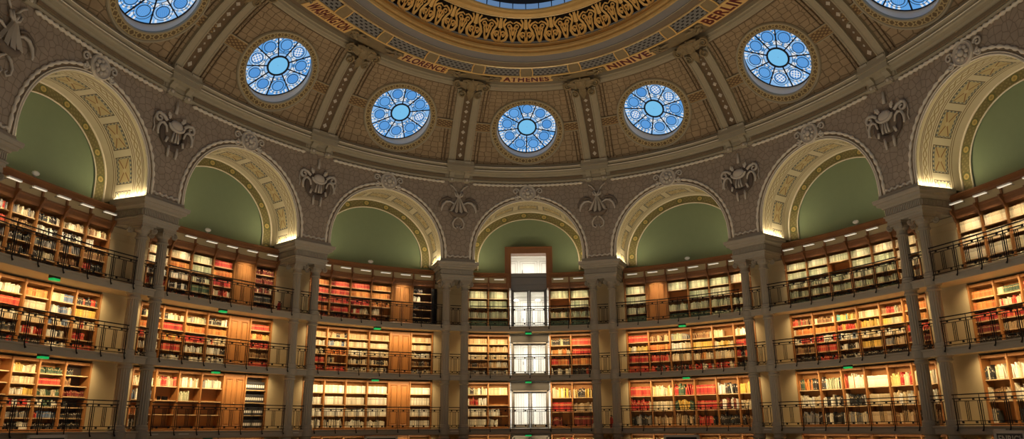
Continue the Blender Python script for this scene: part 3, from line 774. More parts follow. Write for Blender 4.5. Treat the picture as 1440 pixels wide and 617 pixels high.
# ------------------------------------------------------------------ doorway of the middle bay
ROOMS = [(0., 2.06, 0), (SLAB[1][1], 4.58, 1), (SLAB[2][1], 6.98, 2), (SLAB[3][1], 9.5, 3), (10.0, 11.75, 4)]
f0 = frame(0, 0, 0)
for z0, z1, k in ROOMS:
    mb = MB(); w = 1.5
    mb.box(f0, (-w, w), (4.2, 4.3), (z0, z1)); mb.box(f0, (-w-.1, -w), (1.62, 4.3), (z0, z1)); mb.box(f0, (w, w+.1), (1.62, 4.3), (z0, z1))
    mb.box(f0, (-w, w), (1.62, 4.3), (z1-.0, z1+.05)); mb.box(f0, (-w, w), (1.62, 4.3), (z0-.03, z0-.001))
    wl = struct(mb.build('wall_corridor', M['white']))
    # panelled double doors on the far wall of the corridor
    mb = MB()
    for xa, xb in ((-1.25, -.62), (-.5, .5), (.62, 1.25)):
        for e in (.0, .12):
            for (xx0, xx1, za, zb) in ((xa+e, xa+e+.03, z0+.1+e, z1-.2-e), (xb-e-.03, xb-e, z0+.1+e, z1-.2-e), (xa+e, xb-e, z1-.23-e, z1-.2-e), (xa+e, xb-e, z0+.1+e, z0+.13+e)):
                mb.box(f0, (xx0, xx1), (4.17, 4.2), (za, zb))
    mb.build('panel_moulding', M['whitel'], wl)
    mb = MB(); mb.box(f0, (-.36, -.33), (4.14, 4.2), (z0+.85, z0+1.02)); mb.build('door_handle', M['steeld'], wl)
    if k == 3:
        for x in (-.72, .5):
            mb = MB(); mb.ball(f0, (x, 3.9, z1-.25), (.15, .15, .06)); o = mb.build('ceiling_lamp', M['discglow'], smooth=True, loc=f0(x, 3.9, z1-.25))
            tag(o, 'round white lamp seen through the %s leaf of the top gallery glass door' % ('left' if x < 0 else 'right'), 'lamp')
DOORS = {3: (SLAB[3][1], 9.40, 9.47), 2: (SLAB[2][1], 6.62, 7.0), 1: (SLAB[1][1], 4.2, 4.6), 0: (0, 1.98, 2.07)}
for n, L in enumerate((3, 2, 1, 0)):
    z0, zd, zl = DOORS[L]
    r = bpy.data.objects.new('door_%d' % (n+1), None); C.objects.link(r); r.location = f0(0, 1.3, z0); OFF[r.name] = f0(0, 1.3, z0); struct(r)
    mb = MB(); mb.box(f0, (-.94, -.86), (1.14, 1.5), (z0, zd)); mb.box(f0, (.86, .94), (1.14, 1.5), (z0, zd)); mb.box(f0, (-.94, .94), (1.14, 1.5), (zd-.07, zd)); mb.build('door_frame', M['steel'], r)
    mb = MB(); mb.box(f0, (-.98, .98), (1.12, 1.5), (zd, zl)); mb.build('door_lintel', M['steeld' if L < 3 else 'steel'], r)
    for sg in (-1, 1):
        xa, xb = sorted((sg*.03, sg*.86)); mb = MB()
        ya, yb = 1.24, 1.29
        mb.box(f0, (xa, xa+.07), (ya, yb), (z0+.02, zd-.07)); mb.box(f0, (xb-.07, xb), (ya, yb), (z0+.02, zd-.07)); mb.box(f0, (xa, xb), (ya, yb), (z0+.02, z0+.2)); mb.box(f0, (xa, xb), (ya, yb), (zd-.15, zd-.07))
        lf = mb.build('door_leaf', M['steel'], r)
        mb = MB(); mb.box(f0, (xa+.06, xb-.06), (1.262, 1.268), (z0+.19, zd-.14)); mb.build('pane', M['glass'], lf)
        mb = MB(); mb.tube([f0(sg*.085, 1.23, z0+.95), f0(sg*.085, 1.19, z0+.95), f0(sg*.085, 1.19, z0+1.2), f0(sg*.085, 1.23, z0+1.2)], .012, 5); mb.build('pull_handle', M['steeld'], lf)
    mb = MB(); mb.box(f0, (-.02, .02), (1.235, 1.30), (z0+.02, zd-.07)); mb.build('meeting_stile', M['steel'], r)
# transom window above the top door, in its oak surround
r = bpy.data.objects.new('window_8', None); C.objects.link(r); r.location = f0(0, 1.3, 10.1); OFF[r.name] = f0(0, 1.3, 10.1); struct(r)
mb = MB()
for sg in (-1, 1):
    xa, xb = sorted((sg*.93, sg*1.2)); mb.box(f0, (xa, xb), (.98, 1.7), (9.42, 11.28)); xa, xb = sorted((sg*1.2, sg*1.26)); mb.box(f0, (xa, xb), (.94, 1.6), (10.2, 11.58))
mb.box(f0, (-1.2, 1.2), (.98, 1.7), (11.28, 11.58)); mb.box(f0, (-1.26, 1.26), (.94, 1.6), (11.581, 11.64))
mb.build('oak_surround', M['oakdark'], r)
mb = MB()
for z, d in ((9.47, 1.12), (9.62, 1.06), (9.80, 1.10), (10.02, 1.05)): mb.box(f0, (-.93, .93), (d, 1.5), (z, z+.2))
mb.build('steel_beam', M['steel'], r)
mb = MB(); mb.box(f0, (-.93, .93), (1.22, 1.226), (10.15, 11.28)); mb.build('pane', M['glass'], r)

# ------------------------------------------------------------------ main cornice under the dome
TL, TR = -1.95, 1.95
TS = lin(TL, TR, 260)
qf = lambda t, s, z: Q(t, s, z)
mb = MB(); mb.strip(qf, [(.30, 14.66), (.40, 14.72), (.44, 14.80), (.40, 14.86), (.38, 15.02), (.46, 15.05), (.50, 15.12), (.66, 15.16), (.70, 15.20), (.70, 15.27), (.62, 15.30), (.62, 15.36), (.74, 15.40), (.78, 15.46), (.66, 15.52), (.64, 15.66), (.48, 15.68)], TS)
struct(mb.build('trim_1', M['cornice']))
mb = MB(); mb.tube([Q(t, .72, 15.285) for t in TS], .022, 5); mb.tube([Q(t, .80, 15.46) for t in TS], .018, 5); struct(mb.build('trim_22', M['edging'], smooth=True))  # pale tubes drawn in as thin highlights along the cornice
mb = MB()
for i in range(len(BAYS)):
    b = BAYS[i]; ta, tb = pt_(b-.5), pt_(b+.5); pad = .75/rate((ta+tb)/2, .4)
    mb.tube([Q(t, .42, 14.60) for t in lin(ta+pad, tb-pad, 90)], lambda x: .03+.055*abs(sin(x*pi*24)), 5)
struct(mb.build('trim_2', M['edging'], smooth=True))
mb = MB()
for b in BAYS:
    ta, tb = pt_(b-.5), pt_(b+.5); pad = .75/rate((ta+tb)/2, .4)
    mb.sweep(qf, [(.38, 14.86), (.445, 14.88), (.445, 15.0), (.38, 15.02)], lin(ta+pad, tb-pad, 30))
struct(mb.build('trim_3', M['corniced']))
for p in PIERS[:]:
    t = pt_(p)
    for sd, x0 in (('left', -.40), ('right', .40)):
        tt = t+x0/rate(t, .4); f = frame(tt, -.38, 0)
        cb = thing('scroll_bracket', f(0, 0, 14.66), 'stone scroll bracket under dome cornice, %s one %s' % (sd, piername(p)), 'bracket', 'cornice scroll brackets')
        mb = MB(); pr = [(0.06, 14.64), (-.06, 14.62), (-.16, 14.68), (-.15, 14.80), (-.10, 14.88), (-.16, 14.98), (-.27, 15.06), (-.29, 15.15), (.06, 15.15)]
        mb.loop([[f(x, d, z) for d, z in pr] for x in (-.13, .13)]); mb.build('bracket_body', M['cornice'], cb)
        mb = MB()
        for x in (-.14, .14):
            mb.tube([f(x, -.07+(.085-.003*i)*cos(i*.7), 14.74+(.085-.003*i)*sin(i*.7)) for i in range(24)], .018, 4)
        mb.ball(f, (0, -.165, 14.74), (.07, .03, .07)); mb.build('scroll', M['relief'], cb, smooth=True)
    mb = MB(); f = frame(t, -.38, 0); mb.box(f, (-.66, .66), (-.05, .1), (14.86, 15.12)); mb.box(f, (-.70, .70), (-.42, .1), (15.14, 15.70)); mb.box(f, (-.74, .74), (-.46, .1), (15.36, 15.46))
    struct(mb.build('trim_4', M['cornice']))

# ------------------------------------------------------------------ dome
A1, B1 = 1.121, -.098
def dz(s): x = s-.5; return 15.62+A1*x+B1*x*x
def DP(t, s, h=0.):          # point of the dome, raised h into the room
    z = dz(s); k = A1+2*B1*(s-.5); q = sqrt(1+k*k)
    # normal into the room: towards the axis and down
    x, y, _ = Q(t, s, z); n = nrm(t)
    return (x-n[0]*h*k/q, y-n[1]*h*k/q, z-h/q)
SO = 2.06
S0, S1 = .5, 4.16
mb = MB(); RH = 1.6
al = math.atan(A1+2*B1*(SO-.5))
for b in BAYS:
    ta, tb, tc = pt_(b-.5), pt_(b+.5), bt_(b)
    if b in (-3, 3): pass
    nA = 96; nR = 9
    us = []
    rr = rate(tc, SO)
    for i in range(nA+1):
        ph = 2*pi*i/nA; col = []
        cu, cv = RH*cos(ph), RH*sin(ph)
        # direction to the panel border in (t, s)
        du, dv = cu/rr, cv*cos(al)
        ks = []
        if du > 1e-9: ks.append((tb-tc)/du)
        if du < -1e-9: ks.append((ta-tc)/du)
        if dv > 1e-9: ks.append((S1-SO)/dv)
        if dv < -1e-9: ks.append((S0-SO)/dv)
        K = min(ks)
        us.append([(tc+du*(1+(K-1)*j/nR), SO+dv*(1+(K-1)*j/nR)) for j in range(nR+1)])
    base = len(mb.v)
    for row in us:
        for (t, s) in row: mb.add(DP(t, s), ((t)*15.5, (s-S0)/cos(al)))
    for i in range(nA):
        for j in range(nR): mb.face((base+i*(nR+1)+j, base+(i+1)*(nR+1)+j, base+(i+1)*(nR+1)+j+1, base+i*(nR+1)+j+1))
    # corner fill: square corners are reached only by rays that pass through them
    for (tx, sx) in ((ta, S0), (ta, S1), (tb, S0), (tb, S1)):
        ang = atan2((sx-SO)/cos(al), (tx-tc)*rr); i = int((ang % (2*pi))/(2*pi)*nA)
        a, c = us[i][nR], us[i+1][nR]
        ids = [mb.add(DP(*q), (q[0]*15.5, (q[1]-S0)/cos(al))) for q in (a, (tx, sx), c)]; mb.face(ids)
for (ta, tb) in ((TL, pt_(-3.5)), (pt_(3.5), TR)):
    mb.grid(lambda t, s: DP(t, s), lin(ta, tb, 12), lin(S0, S1, 6), uvf=lambda t, s: (t*15.5, (s-S0)/cos(al)))
struct(mb.build('ceiling', M['dome'], smooth=True))

def oculus_frame(b):
    t = bt_(b); z = dz(SO); o = Vector(Q(t, SO, z))
    tx = Vector(Q(t+.001, SO, z))-Vector(Q(t-.001, SO, z)); tx.normalize()
    e = Vector(Q(t, SO+.1, dz(SO+.1)))-Vector(Q(t, SO-.1, dz(SO-.1))); e -= tx*e.dot(tx); e.normalize()
    n = tx.cross(e)              # faces into the room (down and inwards)
    if n.z > 0: n = -n
    return lambda x, y, h: tuple(o+tx*x+e*y+n*h)
BAYPLACE = {-3: 'leftmost bay', -2: 'Washington bay', -1: 'Florence bay', 0: 'Athenes bay', 1: 'Ninive bay', 2: 'Berlin bay', 3: 'rightmost bay'}
ROT = {-3: .4, -2: .12, -1: .35, 0: .5, 1: .05, 2: .3, 3: .7}
for i, b in enumerate(BAYS):
    g = oculus_frame(b); r = bpy.data.objects.new('window_%d' % (i+1), None); C.objects.link(r); r.location = g(0, 0, 0); OFF[r.name] = g(0, 0, 0); struct(r)
    r['label'] = 'round stained glass oculus with nine blue petals above the '+BAYPLACE[b]
    r0 = ROT[b]
    cs = lambda rad, ph, h: g(rad*cos(ph), rad*sin(ph), h)
    n = 108; dsurf = lambda x, y, h, b=b: DP(bt_(b)+x/rate(bt_(b), SO), SO+y*cos(al), h)
    # frame ring
    mb = MB(); prof = [(1.53, -.02), (1.53, .08), (1.57, .10), (1.60, .07), (1.80, .07), (1.83, .11), (1.88, .11), (1.91, .05), (1.91, -.15)]
    base = len(mb.v)
    for k in range(n+1):
        for q, (rad, h) in enumerate(prof): mb.add(dsurf(rad*cos(2*pi*k/n), rad*sin(2*pi*k/n), h), (1.7*2*pi*k/n, {3: 0., 4: 1.}.get(q, .02)))
    for k in range(n):
        for q in range(len(prof)-1): mb.face((base+k*9+q, base+(k+1)*9+q, base+(k+1)*9+q+1, base+k*9+q+1), 1 if q == 3 else 0)
    mb.build('frame', [M['rib'], M['oculusframe']], r)
    mb = MB(); mb.grid(lambda ph, h: (dsurf(1.53*cos(ph), 1.53*sin(ph), -.02) if h > -.1 else cs(1.50, ph, h)), lin(0, 2*pi, n), [-.22, -.02]); mb.build('reveal', M['reveal'], r)
    # glass disc: u = petal coordinate, v = radius
    mb = MB(); NP = 9
    for k in range(NP*12):
        u0, u1 = k/12., (k+1)/12.
        pr = [0.01, .3, .62, 1.0, 1.3, 1.51]
        for a in range(5):
            ids = [mb.add(cs(rd, r0+uu*2*pi/NP, -.19), (min(max(uu, int(u0)+.0005), int(u0)+.9995), rd)) for uu, rd in ((u0, pr[a]), (u1, pr[a]), (u1, pr[a+1]), (u0, pr[a+1]))]
            mb.face(ids)
    mb.build('glass', M['oculus'], r)
    mb = MB()
    def ringt(mb, cx, cy, rad, th, seg=36, h=-.165):
        mb.tube([g(cx+rad*cos(2*pi*k/seg), cy+rad*sin(2*pi*k/seg), h) for k in range(seg)], th, 5, closed=True)
    ringt(mb, 0, 0, .46, .045, 48); ringt(mb, 0, 0, .62, .012, 48); ringt(mb, 0, 0, 1.49, .028, 72)
    for k in range(NP):
        ph = r0+k*2*pi/NP; mb.tube([cs(.46, ph, -.165), cs(1.5, ph, -.165)], .030, 5)
        pm = ph+pi/NP; ringt(mb, 1.03*cos(pm), 1.03*sin(pm), .245, .014, 28); 
        ringt(mb, 1.03*cos(pm), 1.03*sin(pm), .345, .011, 28)
        mb.tube([cs(.62, pm, -.165), cs(.785, pm, -.165)], .010, 4)
    mb.build('tracery', M['tracery'], r, smooth=True)
    for sg in (-1, 1):
        mb = MB(); W_ = rate(bt_(b), SO)*(abs(pt_(b+.5)-pt_(b-.5))/2)-.56
        x0, x1 = sorted((sg*1.9, sg*W_))
        def hh(x): # depth of the curved dome surface behind the window plane
            return 0.
        tt = lambda x, y, h: DP(bt_(b)+x/rate(bt_(b), SO), SO+y*cos(al), h)
        xs = lin(x0, x1, 6)
        mb.grid(lambda x, y: tt(x, y, .05), xs, [-.23, .23], uvf=lambda x, y: (x*1., (y+.23)/.46))
        mb.build('tie_panel', M['fret'], r)
        mb = MB()
        for y in (-.25, .25): mb.tube([tt(x, y, .05) for x in xs], .03, 5)
        mb.build('tie_border', M['rib'], r, smooth=True)
# dark panel mouldings of the dome fields
mb = MB()
for b in BAYS:
    ta, tb = pt_(b-.5), pt_(b+.5)
    for (tp, sg) in ((ta, 1), (tb, -1)):
        for off, h in ((.78, .02), (.95, .02)):
            pts = [DP(tp+sg*off/rate(tp, s), s, h) for s in lin(.62, 3.95, 14)]
            mb.tube(pts, .028, 4)
    mb.tube([DP(t, 3.95, .02) for t in lin(ta+.78/rate(ta, 3.95), tb-.78/rate(tb, 3.95), 20)], .028, 4)
struct(mb.build('trim_5', M['ribdark'], smooth=True))

# ribs
def leaf(mb, g, x, y, h, L, w, ang, m=0, n=6, curl=.06):      # pointed acanthus leaf lying in a local frame
    ca, sa = cos(ang), sin(ang); pts = []
    rows = []
    for i in range(n+1):
        q = i/n; ww = w*sin(pi*min(.97, q*.85+.12))*(1+.25*sin(q*14)); yy = L*q; hz = h+curl*sin(q*pi)+(.03 if q > .8 else 0)
        rows.append([(-ww, yy, hz), (0, yy, hz+.035), (ww, yy, hz)])
    base = len(mb.v)
    for rw in rows:
        for (a, c, z) in rw: mb.add(g(x+a*ca-c*sa, y+a*sa+c*ca, z))
    for i in range(n):
        for j in range(2): mb.face((base+i*3+j, base+i*3+j+1, base+(i+1)*3+j+1, base+(i+1)*3+j), m)
def spiral(cx, cy, r, turns, a0, dirn, n=26, end=.2):
    return [(cx+(r*(1-(1-end)*i/n))*cos(a0+dirn*turns*2*pi*i/n), cy+(r*(1-(1-end)*i/n))*sin(a0+dirn*turns*2*pi*i/n)) for i in range(n+1)]
for p in PIERS:
    t = pt_(p); sb, st = .62, 3.9
    loc = DP(t, .62)
    rb = thing('dome_rib', loc, 'olive double dome rib with lozenge strip, rising %s' % piername(p), 'rib', 'dome ribs')
    def rp(x, s, h, t=t): return DP(t+x/rate(t, s), s, h)
    ss = lin(sb, st, 22)
    for sg in (-1, 1):
        c = sg*.42
        mb = MB(); mb.loop([[rp(c-.19, s, -.05), rp(c-.19, s, .14), rp(c-.13, s, .16), rp(c-.10, s, .13), rp(c+.10, s, .13), rp(c+.13, s, .16), rp(c+.19, s, .14), rp(c+.19, s, -.05)] for s in ss]); bd = mb.build('rib_band', M['rib'], rb)
        mb = MB(); mb.box(lambda x, s, h, rp=rp, c=c: rp(c+x, s, h), (-.17, .17), (.52, .68), (0, .24)); mb.build('foot_scroll', M['stone'], bd)
    mb = MB(); mb.grid(lambda s, x: rp(x, s, .05), ss, [-.23, .23]); mb.build('center_strip', M['ribdark'], rb)
    for k in range(13):
        mb = MB()
        s = .85+k*.235
        hs = .09 if k % 2 == 0 else .045; hx = .11 if k % 2 == 0 else .05
        ids = [mb.add(rp(x, s+y, h)) for x, y, h in ((-hx, 0, .06), (0, -hs, .06), (hx, 0, .06), (0, hs, .06), (0, 0, .10))]
        for i in range(4): mb.face((ids[i], ids[(i+1) % 4], ids[4]))
        mb.build('lozenge_ornament', M['relief'], rb)
    g = lambda x, y, h, rp=rp: rp(x, 4.15+y, h)
    mb = MB()
    for k, (ang, L, w) in enumerate(((0, .5, .16), (.6, .5, .15), (-.6, .5, .15), (1.25, .8, .14), (-1.25, .8, .14), (pi, .85, .16), (pi-.25, .6, .10), (pi+.25, .6, .10), (1.65, .6, .12), (-1.65, .6, .12))):
        leaf(mb, g, 0, .1, .22, L, w, ang, curl=.12)
    mb.ball(g, (0, .12, .30), (.26, .30, .14)); mb.ball(g, (0, -.25, .28), (.15, .2, .1)); mb.tube([g(x, y, .3) for x, y in ((-.5, .42), (-.25, .5), (0, .46), (.25, .5), (.5, .42))], .07, 6)
    for sg in (-1, 1):
        mb.tube([g(sg*x, y, .24) for x, y in spiral(.68, .1, .24, 1.5, pi/2, -1)], lambda q: .07*(1-.5*q), 5)
        mb.tube([g(sg*x, y, .24) for x, y in spiral(.42, -.42, .2, 1.4, pi/2, 1)], lambda q: .06*(1-.5*q), 5)
    mb.build('foliage_capital', M['oldgold'], rb)

# ------------------------------------------------------------------ ring of the skylight
def ringstrip(name, prof, m, mats=None):
    mb = MB(); mb.strip(qf, prof, TS, 0, mats); return mb
mb = ringstrip('', [(4.02, 18.28), (4.10, 18.30), (4.16, 18.36), (4.24, 18.36), (4.28, 18.44), (4.34, 18.46), (4.36, 18.62)], 0); struct(mb.build('trim_6', M['rib']))
mb = ringstrip('', [(4.36, 18.62), (4.78, 18.52), (4.82, 18.38)], 0); struct(mb.build('trim_7', M['ringbrown']))
mb = ringstrip('', [(4.82, 18.38), (5.88, 18.20)], 0); struct(mb.build('trim_8', M['oldgold']))
mb = MB(); mb.strip(lambda t, s, z: Q(t, s, z), [(5.95, 18.16), (6.60, 18.24)], TS)
# vent panels carry metric UVs
mb = MB(); mb.grid(lambda t, k: Q(t, 5.97+.62*k, 18.16+.08*k), TS, [0, 1], uvf=lambda t, k: (t*9.3+40, k)); struct(mb.build('trim_9', M['vent']))
mb = MB()
mb.tube([Q(t, 5.92, 18.13) for t in TS], .045, 6); struct(mb.build('trim_10', M['goldp'], smooth=True))
mb = MB(); mb.tube([Q(t, 6.64, 18.22) for t in TS], .05, 6); struct(mb.build('trim_11', M['goldl'], smooth=True))
mb = MB()
for b in BAYS:
    for t in (bt_(b), pt_(b+.5)):
        hw = .24/rate(t, 6.3)
        mb.sweep(lambda tt, s, z: Q(tt, s, z), [(5.96, 18.11), (5.96, 18.2), (6.6, 18.28), (6.6, 18.19)], lin(t-hw, t+hw, 4))
struct(mb.build('trim_12', M['oldgold']))
mb = MB()
for b in BAYS:
    for t in (bt_(b), pt_(b+.5)):
        for sg in (-1, 1):
            tt = t+sg*.26/rate(t, 6.3); mb.tube([Q(tt+sg*.03*q*(1-q)*4/rate(t, 6.3), 5.95+.66*q, 18.12+.08*q) for q in lin(0, 1, 6)], .035, 5)
struct(mb.build('trim_13', M['goldp'], smooth=True))
mb = ringstrip('', [(6.68, 18.24), (6.82, 18.24), (6.90, 18.28), (7.02, 18.28)], 0); struct(mb.build('trim_14', M['ringbrown']))
mb = MB(); mb.tube([Q(t, 7.04, 18.28) for t in TS], .022, 5); struct(mb.build('trim_15', M['cornice'], smooth=True))
mb = ringstrip('', [(7.04, 18.30), (7.14, 18.36), (7.34, 18.46)], 0); struct(mb.build('trim_16', M['ringgrey']))
mb = ringstrip('', [(7.34, 18.44), (7.40, 18.46), (7.44, 18.54), (7.40, 18.58), (7.40, 18.64), (7.48, 18.68), (7.50, 18.78), (7.40, 18.84), (7.34, 18.86), (7.34, 18.96), (7.40, 19.02), (7.30, 19.10)], 0); struct(mb.build('trim_17', M['gold'], smooth=False))
mb = MB(); mb.tube([Q(t, 7.36, 18.47) for t in TS], .022, 5); mb.tube([Q(t, 7.36, 18.91) for t in TS], .03, 5); struct(mb.build('trim_18', M['goldp'], smooth=True))
fz = thing('openwork_frieze', Q(0, 7.9, 19.4), 'gilded openwork frieze of scrolling lyres round the skylight', 'frieze')
FS0, FZ0, FS1, FZ1 = 7.30, 19.10, 8.46, 19.68
mb = ringstrip('', [(FS0-.12, FZ0+.16), (FS1-.1, FZ1+.14)], 0); mb.build('backing', M['void'], fz)
# lyre motif
PITCHM = 1.16
_cum = [0.]
for i in range(1, len(TS)):
    a, b_ = Q(TS[i-1], 7.9, 0), Q(TS[i], 7.9, 0); _cum.append(_cum[-1]+hypot(a[0]-b_[0], a[1]-b_[1]))
def t_at(L):
    i = min(max(bisect.bisect_left(_cum, L), 1), len(TS)-1); q = (L-_cum[i-1])/(_cum[i]-_cum[i-1]); return TS[i-1]+q*(TS[i]-TS[i-1])
Lmid = _cum[-1]/2
def fz_pt(L, v, h=0.):
    s = FS0+(FS1-FS0)*v; z = FZ0+(FZ1-FZ0)*v; x, y, _ = Q(t_at(L), s, z)
    return (x, y, z-h)
strokes = []
lyre = [(-.10, .02), (-.27, .12), (-.34, .30), (-.27, .50), (-.16, .66), (-.14, .82), (-.24, .96)]
for sg in (-1, 1):
    strokes.append(([(sg*x, y) for x, y in lyre], .062, .04))
    strokes.append(([(sg*x, y) for x, y in spiral(.13, .36, .12, 1.4, -pi/2, 1, 16)], .035, .02))
    strokes.append(([(sg*.03, .12), (sg*.05, .3), (sg*.02, .55)], .03, .02))
    strokes.append(([(sg*x, y) for x, y in spiral(.40, .66, .12, 1.3, -pi/2, 1, 16)], .035, .02))
    strokes.append(([(sg*.16, .66), (sg*.30, .80), (sg*.44, .86), (sg*.56, .80)], .045, .02))
    strokes.append(([(sg*.56, .06), (sg*.50, .22), (sg*.46, .42), (sg*.40, .54)], .05, .03))
    strokes.append(([(sg*.58, .34), (sg*.52, .52), (sg*.57, .66)], .045, .02))
strokes.append(([(0, .02), (0, .14), (0, .26)], .10, .02)); strokes.append(([(0, .58), (0, .72), (0, .98)], .09, .06))
mb = MB(); nm = int(_cum[-1]/PITCHM/2)
for k in range(-nm, nm+1):
    Lc = Lmid+k*PITCHM
    if not (.7 < Lc < _cum[-1]-.7): continue
    for pts, w0, w1 in strokes:
        # flat carved ribbon, two-sided with thickness
        n = len(pts); P = []
        for i, (x, y) in enumerate(pts):
            a, c = pts[max(i-1, 0)], pts[min(i+1, n-1)]; dx, dy = c[0]-a[0], (c[1]-a[1])*1.3; h = hypot(dx, dy) or 1
            w = (w0+(w1-w0)*i/(n-1))*1.08; ox, oy = -dy/h*w, dx/h*w/1.3
            P.append(((x+ox, y+oy), (x, y), (x-ox, y-oy)))
        base = len(mb.v)
        for a, m_, c in P:
            mb.add(fz_pt(Lc+a[0], a[1], .0)); mb.add(fz_pt(Lc+m_[0], m_[1], .05)); mb.add(fz_pt(Lc+c[0], c[1], .0))
        for i in range(n-1):
            for j in range(2): mb.face((base+i*3+j, base+i*3+j+1, base+(i+1)*3+j+1, base+(i+1)*3+j))
mb.build('scrollwork', M['goldp'], fz)
mb = MB(); mb.tube([Q(t, FS1, FZ1+.02) for t in TS], .035, 6); mb.build('upper_fillet', M['goldl'], fz, smooth=True)
mb = ringstrip('', [(8.46, 19.70), (8.58, 19.66), (8.70, 19.74), (8.80, 19.74), (8.90, 19.62), (9.10, 19.56), (9.28, 19.50), (9.38, 19.40), (9.50, 19.34), (9.60, 19.37), (9.62, 19.42), (9.58, 19.46)], 0); struct(mb.build('trim_19', M['gold']))
sk = struct(bpy.data.objects.new('window_9', None)); C.objects.link(sk); OFF[sk.name] = (0, 0, 0)
mb = ringstrip('', [(9.56, 19.42), (9.60, 19.69)], 0); mb.build('glass_band', M['skyglass'], sk)
mb = ringstrip('', [(9.60, 19.69), (9.62, 20.02), (9.8, 20.75), (10.3, 20.95)], 0); mb.build('steel_band', M['steeld'], sk)
mb = MB(); mb.grid(lambda t, k: (Q(t, 10.3, 20.95) if k == 0 else (Q(t, 10.3, 0)[0]*.1, Q(t, 10.3, 0)[1]*.1, 22.2)), lin(-pi, pi, 96), [0, 1]); mb.build('glass_cone', M['skyglass'], sk)
mb = MB()
L0 = 0
for k in range(-16, 17):
    t = k*.095
    mb.tube([Q(t, 9.53, 19.42), Q(t, 9.58, 19.72)], .045, 4)
mb.tube([Q(t, 9.56, 19.57) for t in TS], .022, 4)
for k in range(-14, 15):
    t = k*.112; a = Q(t, 10.3, 20.93); mb.tube([a, (a[0]*.1, a[1]*.1, 22.15)], .05, 4)
mb.build('glazing_bars', M['steeld'], sk)
# gold name panels
for b, txt in ((-2, 'WASHINGTON'), (-1, 'FLORENCE'), (0, 'ATHENES'), (1, 'NINIVE'), (2, 'BERLIN')):
    t = bt_(b); sm = 5.33; rr = rate(t, sm)
    fn = lambda x, y, h, t=t, rr=rr: (lambda q: (q[0], q[1], q[2]-h))(Q(t+x/rr, 5.35+y, 18.375-(5.35+y-4.84)*.168))
    pl = thing('name_panel', fn(0, 0, .02), 'gilded name panel lettered %s on the ring under the skylight' % txt, 'sign')
    mb = MB(); xs = lin(-1.22, 1.22, 14)
    mb.loop([[fn(x, -.45, .0), fn(x, -.45, .03), fn(x, .45, .03), fn(x, .45, .0)] for x in xs]); mb.build('panel', M['goldp'], pl)
    cu = bpy.data.curves.new('lettering', 'FONT'); cu.body = txt; cu.align_x = 'CENTER'; cu.align_y = 'CENTER'; cu.size = .62; cu.extrude = .004; cu.offset = .02; cu.space_character = 1.12
    to = bpy.data.objects.new('tmp', cu); C.objects.link(to); dg = bpy.context.evaluated_depsgraph_get(); me = bpy.data.meshes.new_from_object(to.evaluated_get(dg)); bpy.data.objects.remove(to)
    wdt = max(v.co.x for v in me.vertices)-min(v.co.x for v in me.vertices); k = min(1.12, 2.16/wdt)
    o0 = OFF[pl.name]
    for v in me.vertices:
        q = fn(v.co.x*k, v.co.y*1.55, .036+v.co.z); v.co = (q[0]-o0[0], q[1]-o0[1], q[2]-o0[2])
    me.materials.clear(); me.materials.append(M['letters'])
    lo = bpy.data.objects.new('lettering', me); C.objects.link(lo); lo.parent = pl
    for sg in (-1, 1):
        mb = MB()
        g = lambda x, y, h, sg=sg, fn=fn: fn(sg*(1.3+x), y, h)
        mb.tube([g(x, y, .06) for x, y in spiral(.12, .12, .2, 1.5, pi, -1)], lambda q: .05*(1-.4*q), 5)
        mb.tube([g(x, y, .06) for x, y in spiral(.3, -.2, .17, 1.5, pi/2, 1)], lambda q: .045*(1-.4*q), 5)
        leaf(mb, g, .35, .05, .05, .55, .12, -1.3); leaf(mb, g, .3, .1, .05, .4, .1, -.4); leaf(mb, g, .25, -.1, .05, .42, .1, -2.2)
        mb.build('end_scroll', M['oldgold'], pl)

# ------------------------------------------------------------------ rosettes over the arches, reliefs on the piers
for b in BAYS:
    f = frame(T(HALF[b][0]), WALLF, 14.17)
    r = thing('rosette', f(0, 0, 0), 'carved stone rosette boss between two scrolls over the arch of the '+BAYNAME[b], 'rosette', 'arch rosettes')
    mb = MB(); mb.lathe(lambda x, y, z: f(x, -z, y), [(.44, 0), (.44, .10), (.40, .14), (.36, .10), (.3, .09), (.02, .09)], 32); mb.build('disc', M['relief'], r, smooth=False)
    mb = MB()
    for k in range(8):
        th = k*pi/4; mb.ball(f, (.21*cos(th), -.13, .21*sin(th)), (.085, .06, .085), 8, 5)
    mb.build('petal_ring', M['relief'], r, smooth=True)
    mb = MB(); mb.ball(f, (0, -.16, 0), (.13, .09, .13)); mb.build('heart', M['relief'], r, smooth=True)
    for sg in (-1, 1):
        mb = MB(); mb.tube([f(sg*x, -.06, y) for x, y in spiral(.62, .12, .17, 1.3, pi, -1)], lambda q: .05*(1-.4*q), 5)
        mb.tube([f(sg*x, -.06, y) for x, y in spiral(.60, -.22, .14, 1.3, pi/2, 1)], lambda q: .045*(1-.4*q), 5)
        mb.build('scroll', M['relief'], r, smooth=True)
